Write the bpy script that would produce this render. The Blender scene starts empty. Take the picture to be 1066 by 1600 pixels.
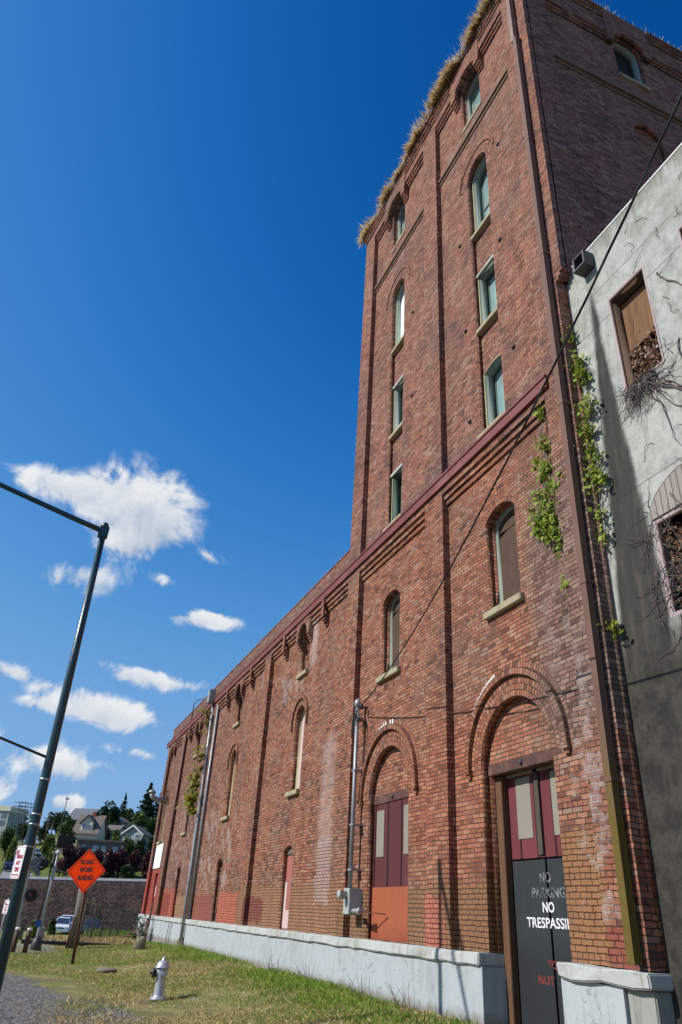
import bpy, bmesh, math, random
import numpy as np
from mathutils import Vector, Matrix
from mathutils.geometry import tessellate_polygon

S = bpy.context.scene
COL = S.collection
R = math.radians

# ------------------------------------------------------------------ camera
CAM = Vector((0.0, 0.0, 1.65))
FAR = Vector((-0.3804379, 0.44409044, 0.81120323))     # how far / up / into-the-wall
UPV = Vector((0.05513247, -0.86470908, 0.49923804))    # look in the camera (right, down, forward)
INV = Vector((0.92316164, 0.23465271, 0.3044843))
FPX = 1104.0
def cam_to_world(c):
    return Vector((-c.dot(FAR), c.dot(INV), c.dot(UPV)))
cd = bpy.data.cameras.new('camera')
cam = bpy.data.objects.new('camera', cd); COL.objects.link(cam)
cx_ = cam_to_world(Vector((1, 0, 0))); cy_ = cam_to_world(Vector((0, -1, 0))); cz_ = cam_to_world(Vector((0, 0, -1)))
m = Matrix((cx_, cy_, cz_)).transposed().to_4x4(); m.translation = CAM
cam.matrix_world = m
cd.sensor_fit = 'VERTICAL'; cd.sensor_height = 36.0; cd.sensor_width = 24.0
cd.lens = FPX / 1600 * 36.0
cd.clip_start = 0.05; cd.clip_end = 5000
S.camera = cam
def bearing(px, py):
    """direction seen at a spot of the photograph, per metre of distance along the facade (-X)"""
    w = cam_to_world(Vector((px - 533, py - 800, FPX)))
    return w / abs(w.x)
def spot(px, py, dist):
    return CAM + bearing(px, py) * dist

# ------------------------------------------------------------------ sun, sky
SUN = Vector((-0.115, -1.0, 0.79)).normalized()
sl = bpy.data.lights.new('sun', 'SUN'); sl.energy = 5.0; sl.angle = R(0.53); sl.color = (1.0, 0.955, 0.88)
so = bpy.data.objects.new('sun', sl); COL.objects.link(so)
so.rotation_euler = SUN.to_track_quat('Z', 'Y').to_euler(); so.location = SUN * 60
S.view_settings.view_transform = 'Standard'; S.view_settings.look = 'None'
S.view_settings.exposure = 0.0; S.view_settings.gamma = 1.0
S.cycles.max_bounces = 6; S.cycles.diffuse_bounces = 2; S.cycles.transparent_max_bounces = 8

class NT:
    """small helper for writing node trees"""
    def __init__(self, tree):
        self.t = tree; self.L = tree.links
    def n(self, typ, ins=None, **kw):
        nd = self.t.nodes.new(typ)
        for k, v in kw.items(): setattr(nd, k, v)
        if ins:
            for k, v in ins.items():
                s = nd.inputs[k]
                if isinstance(v, bpy.types.NodeSocket): self.L.new(v, s)
                else: s.default_value = v
        return nd
    def m(self, op, a, b=0.0, c=0.0, clamp=False):
        nd = self.n('ShaderNodeMath', {0: a, 1: b, 2: c}, operation=op); nd.use_clamp = clamp
        return nd.outputs[0]
    def vm(self, op, a, b=(0, 0, 0)):
        nd = self.n('ShaderNodeVectorMath', {0: a, 1: b}, operation=op)
        return nd.outputs['Value'] if op in ('DOT_PRODUCT', 'LENGTH') else nd.outputs[0]
    def xyz(self, x, y, z):
        return self.n('ShaderNodeCombineXYZ', {0: x, 1: y, 2: z}).outputs[0]
    def sep(self, v):
        o = self.n('ShaderNodeSeparateXYZ', {0: v}).outputs
        return o[0], o[1], o[2]
    def mix(self, f, a, b, mode='MIX'):
        nd = self.n('ShaderNodeMix', data_type='RGBA', blend_type=mode)
        for s, v in ((nd.inputs[0], f), (nd.inputs[6], a), (nd.inputs[7], b)):
            if isinstance(v, bpy.types.NodeSocket): self.L.new(v, s)
            else: s.default_value = (v if isinstance(v, float) or isinstance(v, int) else (*v, 1.0) if len(v) == 3 else v)
        return nd.outputs[2]
    def noise(self, vec, scale, detail=4.0, rough=0.55, dist=0.0):
        return self.n('ShaderNodeTexNoise', {'Vector': vec, 'Scale': scale, 'Detail': detail, 'Roughness': rough, 'Distortion': dist}).outputs[0]
    def white(self, vec):
        o = self.n('ShaderNodeTexWhiteNoise', {'Vector': vec}, noise_dimensions='3D').outputs
        return o[0], o[1]
    def ramp(self, f, stops, interp='LINEAR'):
        nd = self.n('ShaderNodeValToRGB', {0: f}); r = nd.color_ramp; r.interpolation = interp
        while len(r.elements) < len(stops): r.elements.new(0.5)
        for e, (p, c) in zip(r.elements, stops):
            e.position = p; e.color = (*c, 1.0) if not isinstance(c, (int, float)) else (c, c, c, 1.0)
        return nd.outputs[0]
    def step(self, x, a, b):
        nd = self.n('ShaderNodeMapRange', {0: x, 1: a, 2: b, 3: 0.0, 4: 1.0}); nd.interpolation_type = 'SMOOTHSTEP'
        return nd.outputs[0]

wd = bpy.data.worlds.new('World'); S.world = wd; wd.use_nodes = True
wn = NT(wd.node_tree); bg = wd.node_tree.nodes['Background']
sky = wn.n('ShaderNodeTexSky', sky_type='NISHITA', sun_disc=False)
sky.sun_elevation = math.asin(SUN.z); sky.sun_rotation = math.atan2(SUN.x, SUN.y)
sky.altitude = 200; sky.air_density = 1.0; sky.dust_density = 0.4; sky.ozone_density = 2.5
def sky_nodes():
    d = wn.n('ShaderNodeTexCoord').outputs['Generated']
    d = wn.vm('NORMALIZE', d)
    # deep polarised blue of a clear summer sky: contrast of the Nishita sky raised per channel
    sc = wn.n('ShaderNodeVectorMath', {0: sky.outputs[0], 1: (0.1, 0.1, 0.1)}, operation='MULTIPLY').outputs[0]
    cv = wn.n('ShaderNodeRGBCurve', {1: sc})
    pts = (((0, 0), (0.07, 0.006), (0.09, 0.026), (0.12, 0.066), (0.20, 0.17), (0.5, 0.30), (1, 0.45)),
           ((0, 0), (0.10, 0.068), (0.13, 0.125), (0.17, 0.205), (0.30, 0.365), (0.62, 0.48), (1, 0.56)),
           ((0, 0), (0.15, 0.18), (0.21, 0.32), (0.29, 0.53), (0.46, 0.70), (0.68, 0.75), (1, 0.78)))
    for ci, pl in enumerate(pts):
        c = cv.mapping.curves[ci]
        while len(c.points) < len(pl): c.points.new(0.5, 0.5)
        for p, q in zip(c.points, pl): p.location = q
    cv.mapping.update()
    blue = cv.outputs[0]
    n1 = wn.noise(d, 15.0, 9.0, 0.62, 0.5)
    n2 = wn.noise(wn.vm('ADD', d, (3.1, 1.7, 0.4)), 6.0, 4.0, 0.5)
    nn = wn.m('ADD', wn.m('MULTIPLY', wn.m('SUBTRACT', n1, 0.52), 5.2), wn.m('MULTIPLY', wn.m('SUBTRACT', n2, 0.5), 1.6))
    clouds = [(150, 782, 72, 26, .62), (82, 748, 58, 18, .6), (222, 768, 62, 40, .85), (236, 822, 56, 34, .8), (190, 858, 46, 20, .6), (268, 850, 32, 18, .45),
              (130, 905, 46, 26, .85), (330, 870, 28, 10, .42), (228, 708, 22, 8, .15), (318, 972, 46, 13, .9), (20, 1048, 34, 15, .75),
              (255, 1060, 84, 12, .75), (200, 1042, 60, 8, .4), (165, 1108, 88, 26, 1.1), (62, 1102, 42, 11, .6), (95, 1196, 88, 25, 1.0),
              (205, 1176, 56, 10, .5), (105, 1258, 44, 15, 1.1), (60, 1078, 26, 8, .45), (245, 905, 24, 8, .3), (-25, 1235, 60, 22, .7), (250, 905, 26, 9, .2), (-60, 1140, 60, 20, .7)]
    wv = wn.n('ShaderNodeTexNoise', {'Vector': d, 'Scale': 6.5, 'Detail': 5.0, 'Roughness': 0.6}).outputs[1]
    dw = wn.vm('ADD', d, wn.vm('MULTIPLY', wn.vm('SUBTRACT', wv, (0.5, 0.5, 0.5)), (0.055, 0.055, 0.055)))
    tot = None; low = None
    for (px, py, rx, ry, k) in clouds:
        c = bearing(px, py).normalized()
        ex = (bearing(px + 20, py + 3) - bearing(px - 20, py - 3)); ex = (ex - c * ex.dot(c)).normalized()
        ey = c.cross(ex).normalized()
        if ey.z < 0: ey = -ey
        f = Vector((px - 533, py - 800, FPX)).length
        kk = 1.05 if py < 960 else 0.90
        ax, ay = rx * kk / f, ry * kk / f
        a = wn.m('MULTIPLY', wn.vm('DOT_PRODUCT', dw, tuple(ex)), 1 / ax)
        b = wn.m('MULTIPLY', wn.vm('DOT_PRODUCT', dw, tuple(ey)), 1 / ay)
        front = wn.m('GREATER_THAN', wn.vm('DOT_PRODUCT', d, tuple(c)), 0.3)
        q = wn.m('ADD', wn.m('MULTIPLY', a, a), wn.m('MULTIPLY', b, b))
        g = wn.m('MULTIPLY', wn.m('MULTIPLY', wn.m('EXPONENT', wn.m('MULTIPLY', q, -0.9)), front), k * 1.6)
        lo = wn.m('MULTIPLY', g, b)
        tot = g if tot is None else wn.m('ADD', tot, g)
        low = lo if low is None else wn.m('ADD', low, lo)
    dens = wn.m('ADD', tot, wn.m('MULTIPLY', nn, wn.m('MINIMUM', wn.m('ADD', wn.m('MULTIPLY', tot, 1.0), 0.09), 0.85)))
    al = wn.step(dens, 0.24, 1.08)
    al = wn.m('MULTIPLY', al, 0.96)
    sh = wn.m('ADD', 0.74, wn.m('ADD', wn.m('MULTIPLY', wn.m('SUBTRACT', n1, 0.5), 0.9), wn.m('MULTIPLY', low, 0.16)), clamp=True)
    cc = wn.mix(wn.step(sh, 0.45, 0.95), (0.47, 0.54, 0.65), (0.86, 0.88, 0.90))
    out = wn.mix(al, blue, cc)
    fin = wn.n('ShaderNodeVectorMath', {0: out, 1: (10.0, 10.0, 10.0)}, operation='MULTIPLY').outputs[0]
    wd.node_tree.links.new(fin, bg.inputs[0]); bg.inputs[1].default_value = 0.1
sky_nodes()

# ------------------------------------------------------------------ object helpers
def tag(o, label=None, cat=None, group=None, kind=None):
    if label: o['label'] = label
    if cat: o['category'] = cat
    if group: o['group'] = group
    if kind: o['kind'] = kind
    return o
def thing(name, label, cat, loc=(0, 0, 0), rz=0.0, group=None):
    o = bpy.data.objects.new(name, None); COL.objects.link(o)
    o.location = loc; o.rotation_euler = (0, 0, rz); o.empty_display_size = 0.2
    return tag(o, label, cat, group)
def link(name, me, mat, parent=None):
    o = bpy.data.objects.new(name, me); COL.objects.link(o)
    if mat is not None:
        if isinstance(mat, (list, tuple)):
            for q in mat: me.materials.append(q)
        elif not me.materials: me.materials.append(mat)
    if parent: o.parent = parent
    return o
def obj(name, bm, mat, parent=None, smooth=False, recalc=True):
    if recalc: bmesh.ops.recalc_face_normals(bm, faces=bm.faces)
    me = bpy.data.meshes.new(name); bm.to_mesh(me); bm.free()
    if smooth:
        for p in me.polygons: p.use_smooth = True
        try: me.set_sharp_from_angle(angle=R(40))
        except Exception: pass
    return link(name, me, mat, parent)
def copy_tree(o, parent=None):
    c = o.copy(); COL.objects.link(c); c.parent = parent
    for ch in list(o.children): copy_tree(ch, c)
    return c
def B(): return bmesh.new()
def box(bm, x0, x1, y0, y1, z0, z1, mi=0):
    vs = [bm.verts.new((x, y, z)) for x in (x0, x1) for y in (y0, y1) for z in (z0, z1)]
    for idx in ((0, 1, 3, 2), (4, 6, 7, 5), (0, 4, 5, 1), (2, 3, 7, 6), (0, 2, 6, 4), (1, 5, 7, 3)):
        f = bm.faces.new([vs[i] for i in idx]); f.material_index = mi
    return vs
def boxo(name, dims, mat, parent, bev=0.0):
    bm = B(); box(bm, *dims)
    if bev: bmesh.ops.bevel(bm, geom=bm.edges[:], offset=bev, segments=2, affect='EDGES')
    return obj(name, bm, mat, parent)
def tube(bm, pts, rad, seg=10, cap=True, mi=0):
    pts = [Vector(p) for p in pts]; n = len(pts)
    rads = rad if isinstance(rad, (list, tuple)) else [rad] * n
    rings = []; prev = None
    for i, p in enumerate(pts):
        t = (pts[min(i + 1, n - 1)] - pts[max(i - 1, 0)]).normalized()
        if prev is None:
            a = Vector((0, 0, 1)) if abs(t.z) < 0.9 else Vector((1, 0, 0))
            u = t.cross(a).normalized()
        else:
            u = (prev - t * prev.dot(t)).normalized()
        prev = u; v = t.cross(u)
        rings.append([bm.verts.new(p + (u * math.cos(k * 2 * math.pi / seg) + v * math.sin(k * 2 * math.pi / seg)) * rads[i]) for k in range(seg)])
    for i in range(n - 1):
        for k in range(seg):
            f = bm.faces.new((rings[i][k], rings[i][(k + 1) % seg], rings[i + 1][(k + 1) % seg], rings[i + 1][k])); f.material_index = mi; f.smooth = True
    if cap:
        for r in (rings[0][::-1], rings[-1]):
            f = bm.faces.new(r); f.material_index = mi
def tubeo(name, pts, rad, mat, parent=None, seg=10):
    bm = B(); tube(bm, pts, rad, seg); return obj(name, bm, mat, parent)
def lathe(bm, prof, seg=20, c=(0, 0, 0), axis='z'):
    rings = []
    for (r, h) in prof:
        ring = []
        for k in range(seg):
            a = k * 2 * math.pi / seg; x, y = r * math.cos(a), r * math.sin(a)
            p = (x, y, h) if axis == 'z' else ((h, x, y) if axis == 'x' else (x, h, y))
            ring.append(bm.verts.new((c[0] + p[0], c[1] + p[1], c[2] + p[2])))
        rings.append(ring)
    for i in range(len(rings) - 1):
        for k in range(seg):
            f = bm.faces.new((rings[i][k], rings[i][(k + 1) % seg], rings[i + 1][(k + 1) % seg], rings[i + 1][k])); f.smooth = True
    bm.faces.new(rings[0][::-1]); bm.faces.new(rings[-1])
def rect(x0, x1, z0, z1): return [(x0, z0), (x1, z0), (x1, z1), (x0, z1)]
def arch(cx, hw, z0, zs, rise, n=18):
    """opening outline: straight jambs up to zs and a segmental / round head above"""
    pts = [(cx - hw, z0), (cx + hw, z0)]
    rad = (hw * hw + rise * rise) / (2 * rise); zc = zs + rise - rad
    a0 = math.atan2(zs - zc, hw)
    for i in range(n + 1):
        a = a0 + (math.pi - 2 * a0) * i / n
        pts.append((cx + rad * math.cos(a), zc + rad * math.sin(a)))
    return pts
def fill2d(outer, holes):
    cu = bpy.data.curves.new('tmp', 'CURVE'); cu.dimensions = '2D'; cu.fill_mode = 'BOTH'
    return cu
def plate_mesh(name, outer, holes, d0, d1, axis='y'):
    """solid plate with openings. outline in (u,z); d0 front, d1 back along the axis"""
    cu = bpy.data.curves.new('tmp', 'CURVE'); cu.dimensions = '2D'; cu.fill_mode = 'BOTH'
    cu.extrude = abs(d1 - d0) / 2
    for poly in [outer] + list(holes):
        sp = cu.splines.new('POLY'); sp.points.add(len(poly) - 1); sp.use_cyclic_u = True
        for p, q in zip(sp.points, poly): p.co = (q[0], q[1], 0, 1)
    o = bpy.data.objects.new('tmp', cu); COL.objects.link(o)
    dg = bpy.context.evaluated_depsgraph_get()
    me = bpy.data.meshes.new_from_object(o.evaluated_get(dg))
    bpy.data.objects.remove(o); bpy.data.curves.remove(cu)
    mid = (d0 + d1) / 2
    bm = B(); bm.from_mesh(me); bpy.data.meshes.remove(me)
    for v in bm.verts:
        u, z, d = v.co
        v.co = (u, mid + d, z) if axis == 'y' else (mid + d, u, z)
    bmesh.ops.remove_doubles(bm, verts=bm.verts, dist=0.0002)
    return bm
def plate(name, outer, holes, d0, d1, mat, parent, axis='y'):
    return obj(name, plate_mesh(name, outer, holes, d0, d1, axis), mat, parent)
def ring_band(name, outl_o, outl_i, d0, d1, mat, parent):
    """band between two open outlines with the same number of points (an arch trim) with UVs along the arch"""
    bm = B(); uv = bm.loops.layers.uv.new('UVMap'); n = len(outl_o)
    def row(pl, d): return [bm.verts.new((p[0], d, p[1])) for p in pl]
    fo, fi, bo, bi = row(outl_o, d0), row(outl_i, d0), row(outl_o, d1), row(outl_i, d1)
    s = [0.0]
    for i in range(1, n):
        a = ((outl_o[i][0] - outl_o[i - 1][0]) ** 2 + (outl_o[i][1] - outl_o[i - 1][1]) ** 2) ** .5
        b = ((outl_i[i][0] - outl_i[i - 1][0]) ** 2 + (outl_i[i][1] - outl_i[i - 1][1]) ** 2) ** .5
        s.append(s[-1] + (a + b) / 2)
    w = ((outl_o[0][0] - outl_i[0][0]) ** 2 + (outl_o[0][1] - outl_i[0][1]) ** 2) ** .5
    def q(vs, uvs):
        f = bm.faces.new(vs)
        for l, t in zip(f.loops, uvs): l[uv].uv = t
    for i in range(n - 1):
        u0, u1 = s[i], s[i + 1]
        q((fo[i], fo[i + 1], fi[i + 1], fi[i]), ((u0, w), (u1, w), (u1, 0), (u0, 0)))
        q((fo[i], bo[i], bo[i + 1], fo[i + 1]), ((u0, w), (u0, w + .1), (u1, w + .1), (u1, w)))
        q((fi[i], fi[i + 1], bi[i + 1], bi[i]), ((u0, 0), (u1, 0), (u1, -.1), (u0, -.1)))
        q((bo[i], bi[i], bi[i + 1], bo[i + 1]), ((u0, w), (u0, 0), (u1, 0), (u1, w)))
    for i in (0, n - 1):
        q((fo[i], fi[i], bi[i], bo[i]), ((0, 0), (0, w), (.1, w), (.1, 0)))
    return obj(name, bm, mat, parent)
def head_outline(cx, r, zs, foot, n=36):
    pts = [(cx + r, foot)]
    for i in range(n + 1):
        a = math.pi * i / n
        pts.append((cx + r * math.cos(a), zs + r * math.sin(a)))
    pts.append((cx - r, foot)); return pts
def seg_outline(cx, hw, zs, rise, off, n=20):
    rad = (hw * hw + rise * rise) / (2 * rise); zc = zs + rise - rad; a0 = math.atan2(zs - zc, hw)
    return [(cx + (rad + off) * math.cos(a0 + (math.pi - 2 * a0) * i / n), zc + (rad + off) * math.sin(a0 + (math.pi - 2 * a0) * i / n)) for i in range(n + 1)]
def quads(name, V, mat, parent=None, tri=False):
    """many loose little faces from an (n,4,3) or (n,3,3) array"""
    k = V.shape[1]; n = V.shape[0]
    me = bpy.data.meshes.new(name)
    me.vertices.add(n * k); me.vertices.foreach_set('co', V.reshape(-1).astype(np.float32))
    me.loops.add(n * k); me.loops.foreach_set('vertex_index', np.arange(n * k, dtype=np.int32))
    me.polygons.add(n); me.polygons.foreach_set('loop_start', np.arange(0, n * k, k, dtype=np.int32))
    me.polygons.foreach_set('loop_total', np.full(n, k, dtype=np.int32))
    me.update(calc_edges=True)
    return link(name, me, mat, parent)
rng = np.random.default_rng(7); rnd = random.Random(11)

# ------------------------------------------------------------------ materials
def new_mat(name):
    mt = bpy.data.materials.new(name); mt.use_nodes = True
    t = NT(mt.node_tree); bs = mt.node_tree.nodes['Principled BSDF']
    return mt, t, bs
def setc(t, bs, **kw):
    for k, v in kw.items():
        k = k.replace('_', ' ')
        if isinstance(v, bpy.types.NodeSocket): t.L.new(v, bs.inputs[k])
        elif isinstance(v, tuple): bs.inputs[k].default_value = (*v, 1.0) if len(v) == 3 else v
        else: bs.inputs[k].default_value = v
def bump(t, bs, h, strength=0.4, dist=0.02):
    b = t.n('ShaderNodeBump', {'Height': h, 'Strength': strength, 'Distance': dist})
    t.L.new(b.outputs[0], bs.inputs['Normal'])
def plain(name, col, rough=0.6, metal=0.0, var=0.25, scale=6.0, spec=0.4, dirt=None, streak=False):
    """painted / worn surface: a colour broken up by noise, optional dirt colour"""
    mt, t, bs = new_mat(name)
    p = t.n('ShaderNodeTexCoord').outputs['Object']
    if streak: p = t.vm('MULTIPLY', p, (1.0, 1.0, 0.12))
    n1 = t.noise(p, scale, 6.0, 0.6); n2 = t.noise(p, scale * 7, 3.0, 0.6)
    f = t.m('ADD', t.m('MULTIPLY', n1, 0.7), t.m('MULTIPLY', n2, 0.3))
    lo = tuple(c * (1 - var) for c in col); hi = tuple(min(1, c * (1 + var)) for c in col)
    c = t.ramp(f, [(0.3, lo), (0.7, hi)])
    if dirt is not None:
        c = t.mix(t.m('MULTIPLY', t.step(n1, 0.52, 0.72), 0.7), c, dirt)
    setc(t, bs, Base_Color=c, Roughness=t.m('ADD', rough - 0.08, t.m('MULTIPLY', n2, 0.16)), Metallic=metal, Specular_IOR_Level=spec)
    bump(t, bs, n2, 0.15, 0.01)
    return mt
BH, BW = 0.0767, 0.222
def brick_mat(name, uv=False, shade=1.0, arch_w=0.075):
    mt, t, bs = new_mat(name)
    pos = t.n('ShaderNodeNewGeometry').outputs['Position']
    X, Y, Z = t.sep(pos)
    big = t.noise(pos, 0.55, 4.0, 0.6); mid = t.noise(t.vm('ADD', pos, (7, 3, 1)), 2.3, 5.0, 0.65); fine = t.noise(pos, 38.0, 3.0, 0.6)
    if uv:
        u_, v_, _ = t.sep(t.n('ShaderNodeTexCoord').outputs['UV'])
        uu = t.m('DIVIDE', u_, 0.0767); vv = t.m('DIVIDE', v_, arch_w)
        row = t.m('FLOOR', vv); h_, w_ = arch_w, 0.0767
        uu = t.m('ADD', uu, t.m('MULTIPLY', row, 0.5))
        bwid = 0.0767
    else:
        wob = t.noise(pos, 1.1, 2.0, 0.5)
        jit = t.noise(t.vm('ADD', pos, (0, 0, 9)), 9.0, 2.0, 0.5)
        u0 = t.m('ADD', t.m('ADD', X, Y), t.m('MULTIPLY', t.m('SUBTRACT', jit, 0.5), 0.03))
        v0 = t.m('ADD', Z, t.m('ADD', t.m('MULTIPLY', t.m('SUBTRACT', wob, 0.5), 0.05), t.m('MULTIPLY', t.m('SUBTRACT', jit, 0.5), 0.020)))
        vv = t.m('DIVIDE', v0, BH); row = t.m('FLOOR', vv); h_ = BH
        six = t.m('LESS_THAN', t.m('FLOORED_MODULO', row, 6.0), 0.5)
        bwid = t.m('SUBTRACT', BW, t.m('MULTIPLY', six, BW * 0.5))
        off = t.white(t.xyz(row, 3.3, 1.0))[0]
        uu = t.m('ADD', t.m('DIVIDE', u0, bwid), t.m('ADD', t.m('MULTIPLY', t.m('FLOORED_MODULO', row, 2.0), 0.5), t.m('MULTIPLY', off, 0.22)))
    col = t.m('FLOOR', uu)
    fx = t.m('SUBTRACT', uu, col); fz = t.m('SUBTRACT', vv, row)
    dx = t.m('MULTIPLY', t.m('MINIMUM', fx, t.m('SUBTRACT', 1.0, fx)), bwid)
    dz = t.m('MULTIPLY', t.m('MINIMUM', fz, t.m('SUBTRACT', 1.0, fz)), h_)
    dm = t.m('ADD', t.m('MINIMUM', dx, dz), t.m('ADD', t.m('MULTIPLY', t.m('SUBTRACT', fine, 0.5), 0.009), t.m('MULTIPLY', t.m('SUBTRACT', t.noise(pos, 13.0, 3.0, 0.6), 0.5), 0.012)))
    mort = t.m('SUBTRACT', 1.0, t.step(dm, 0.0040, 0.0105))
    key = t.xyz(col, row, 0.0)
    r1, rc = t.white(key); r2 = t.sep(rc)[1]; r3 = t.sep(rc)[2]
    warm = t.ramp(r1, [(0.0, (0.125, 0.052, 0.038)), (0.05, (0.22, 0.080, 0.052)), (0.22, (0.335, 0.115, 0.068)), (0.55, (0.41, 0.152, 0.090)),
                       (0.80, (0.475, 0.195, 0.112)), (0.94, (0.48, 0.26, 0.17)), (1.0, (0.30, 0.19, 0.15))])
    dark = t.ramp(r1, [(0.0, (0.095, 0.052, 0.045)), (0.2, (0.165, 0.082, 0.065)), (0.6, (0.235, 0.112, 0.085)), (0.9, (0.285, 0.15, 0.115)), (1.0, (0.34, 0.22, 0.175))])
    pink = t.ramp(r1, [(0.0, (0.15, 0.070, 0.056)), (0.12, (0.285, 0.115, 0.083)), (0.5, (0.395, 0.166, 0.115)), (0.88, (0.455, 0.215, 0.148)), (1.0, (0.50, 0.31, 0.24))])
    # weathering of its own shape: soot-dark fields, pale upper storeys
    soot = t.step(t.m('ADD', big, t.m('MULTIPLY', t.m('SUBTRACT', mid, 0.5), 0.45)), 0.42, 0.72)
    upper = t.step(t.m('ADD', Z, t.m('MULTIPLY', big, 2.0)), 10.6, 12.2)
    base = t.mix(t.m('MULTIPLY', soot, 0.80), warm, dark)
    base = t.mix(t.m('MULTIPLY', upper, 0.75), base, t.mix(t.m('MULTIPLY', soot, 0.85), pink, t.mix(0.35, dark, (0.15, 0.095, 0.085))))
    xf = t.m('MULTIPLY', t.step(X, -27.0, -36.0), 0.55)
    base = t.mix(xf, base, dark)
    # band of dark weathered courses just above the fascia
    bandz = t.m('MULTIPLY', t.step(Z, 10.6, 10.8), t.m('SUBTRACT', 1.0, t.step(t.m('ADD', Z, t.m('MULTIPLY', mid, 0.9)), 11.3, 11.9)))
    base = t.mix(t.m('MULTIPLY', bandz, 0.7), base, t.mix(0.4, dark, (0.16, 0.13, 0.125)))
    mcol = t.mix(t.step(mid, 0.35, 0.7), (0.062, 0.043, 0.036), (0.165, 0.118, 0.098))
    mcol = t.mix(t.m('MULTIPLY', upper, 0.6), mcol, (0.105, 0.074, 0.064))
    # quantised wall coordinates, so that paint ends on brick edges here and there
    Xq = t.m('ADD', X, t.m('MULTIPLY', t.m('SUBTRACT', r2, 0.5), 0.16)); Zq = t.m('ADD', Z, t.m('MULTIPLY', t.m('SUBTRACT', r3, 0.5), 0.12))
    Xq = t.m('ADD', Xq, t.m('MULTIPLY', t.m('SUBTRACT', mid, 0.5), 0.25)); Zq = t.m('ADD', Zq, t.m('MULTIPLY', t.m('SUBTRACT', mid, 0.5), 0.3))
    def region(x0, x1, z0, z1, sx=0.03):
        a = t.m('MULTIPLY', t.step(Xq, x0 - sx, x0 + sx), t.m('SUBTRACT', 1.0, t.step(Xq, x1 - sx, x1 + sx)))
        b = t.m('MULTIPLY', t.step(Zq, z0 - sx, z0 + sx), t.m('SUBTRACT', 1.0, t.step(Zq, z1 - sx, z1 + sx)))
        return t.m('MULTIPLY', a, b)
    spk = t.step(t.noise(t.vm('ADD', pos, (2, 5, 8)), 3.3, 6.0, 0.75), 0.58, 0.70)
    dust = t.m('ADD', 0.04, t.m('MULTIPLY', t.step(t.noise(t.vm('ADD', pos, (9, 1, 4)), 0.7, 5.0, 0.65), 0.45, 0.68), 0.22))
    base = t.mix(dust, base, (0.42, 0.265, 0.185))
    gx = t.m('MULTIPLY', t.m('MULTIPLY', t.step(t.m('ADD', X, t.m('MULTIPLY', big, 1.4)), -9.4, -8.3), t.step(t.m('ADD', Z, big), 3.9, 5.2)), t.m('SUBTRACT', 1.0, t.step(t.m('ADD', Z, t.m('MULTIPLY', big, 2.0)), 8.6, 10.8)))
    base = t.mix(t.m('MULTIPLY', gx, 0.72), base, t.mix(r1, (0.115, 0.078, 0.062), (0.33, 0.235, 0.19)))
    og = t.m('MULTIPLY', t.m('MULTIPLY', t.step(X, -15.8, -13.6), t.m('SUBTRACT', 1.0, t.step(X, -11.4, -9.6))), t.m('MULTIPLY', t.step(Z, 1.5, 2.8), t.m('SUBTRACT', 1.0, t.step(Z, 4.2, 6.0))))
    base = t.mix(t.m('MULTIPLY', og, 0.45), base, t.mix(r1, (0.33, 0.10, 0.055), (0.56, 0.215, 0.105)))
    base = t.mix(t.m('MULTIPLY', spk, 0.45), base, (0.12, 0.085, 0.075))
    painted = base; mort2 = mcol
    lime_all = 0.0
    def lime(f, k=1.0):
        nonlocal lime_all
        lime_all = t.m('MAXIMUM', lime_all, t.m('MULTIPLY', f, k))
    if not uv:
        def paint(reg, c, op):
            nonlocal painted, mort2
            ft = t.m('MULTIPLY', reg, op)
            v = t.mix(t.m('MULTIPLY', r1, 0.5), tuple(k * 1.12 for k in c), tuple(k * 0.78 for k in c))
            painted = t.mix(ft, painted, v)
            mort2 = t.mix(t.m('MULTIPLY', ft, 0.75), mort2, tuple(k * 0.26 for k in c))
        tan = (0.335, 0.165, 0.080)
        paint(region(-25.9, -16.9, 1.2, 2.42), (0.35, 0.18, 0.10), 0.92)
        paint(region(-17.2, -12.0, 1.2, 2.25), (0.28, 0.15, 0.083), 0.9)
        paint(region(-12.4, -11.0, 1.2, 2.32), (0.29, 0.15, 0.078), 0.9)
        paint(region(-9.3, -8.15, 1.2, 2.95), tan, 0.93)
        paint(region(-8.2, -7.78, 1.2, 1.75), (0.30, 0.08, 0.06), 0.7)
        paint(region(-13.25, -12.30, 1.2, 2.14), (0.50, 0.165, 0.115), 0.85)
        paint(region(-25.3, -23.6, 1.45, 2.12), (0.235, 0.075, 0.062), 0.9)
        paint(region(-26.6, -25.9, 1.2, 2.25), tan, 0.8)
        paint(region(-29.2, -26.6, 1.2, 2.28), (0.52, 0.155, 0.095), 0.92)
        paint(region(-33.6, -30.3, 1.2, 2.2), (0.34, 0.10, 0.08), 0.75)
        paint(region(-37.3, -35.2, 1.2, 2.2), (0.42, 0.24, 0.14), 0.8)
        paint(region(-41.6, -38.2, 1.2, 2.5), (0.50, 0.13, 0.085), 0.9)
        paint(region(-40.9, -39.0, 1.35, 2.3), (0.32, 0.075, 0.06), 0.9)
        paint(region(-47.5, -42.0, 1.2, 3.5), (0.44, 0.085, 0.06), 0.92)
        paint(region(-19.15, -18.15, 1.95, 3.45), (0.47, 0.35, 0.31), 0.62)
        dn = t.step(t.m('ADD', mid, t.m('MULTIPLY', fine, 0.25)), 0.52, 0.75)
        lime(t.m('MULTIPLY', region(-19.3, -18.1, 3.2, 6.2, 0.35), t.m('ADD', 0.30, t.m('MULTIPLY', mid, 0.6))))
        lime(t.m('MULTIPLY', region(-20.9, -20.3, 8.5, 10.1, 0.2), t.m('ADD', 0.45, t.m('MULTIPLY', mid, 0.8))))
        lime(t.m('MULTIPLY', region(-24.0, -21.2, 7.8, 9.2, 0.5), t.m('MULTIPLY', dn, 0.7)))
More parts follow.
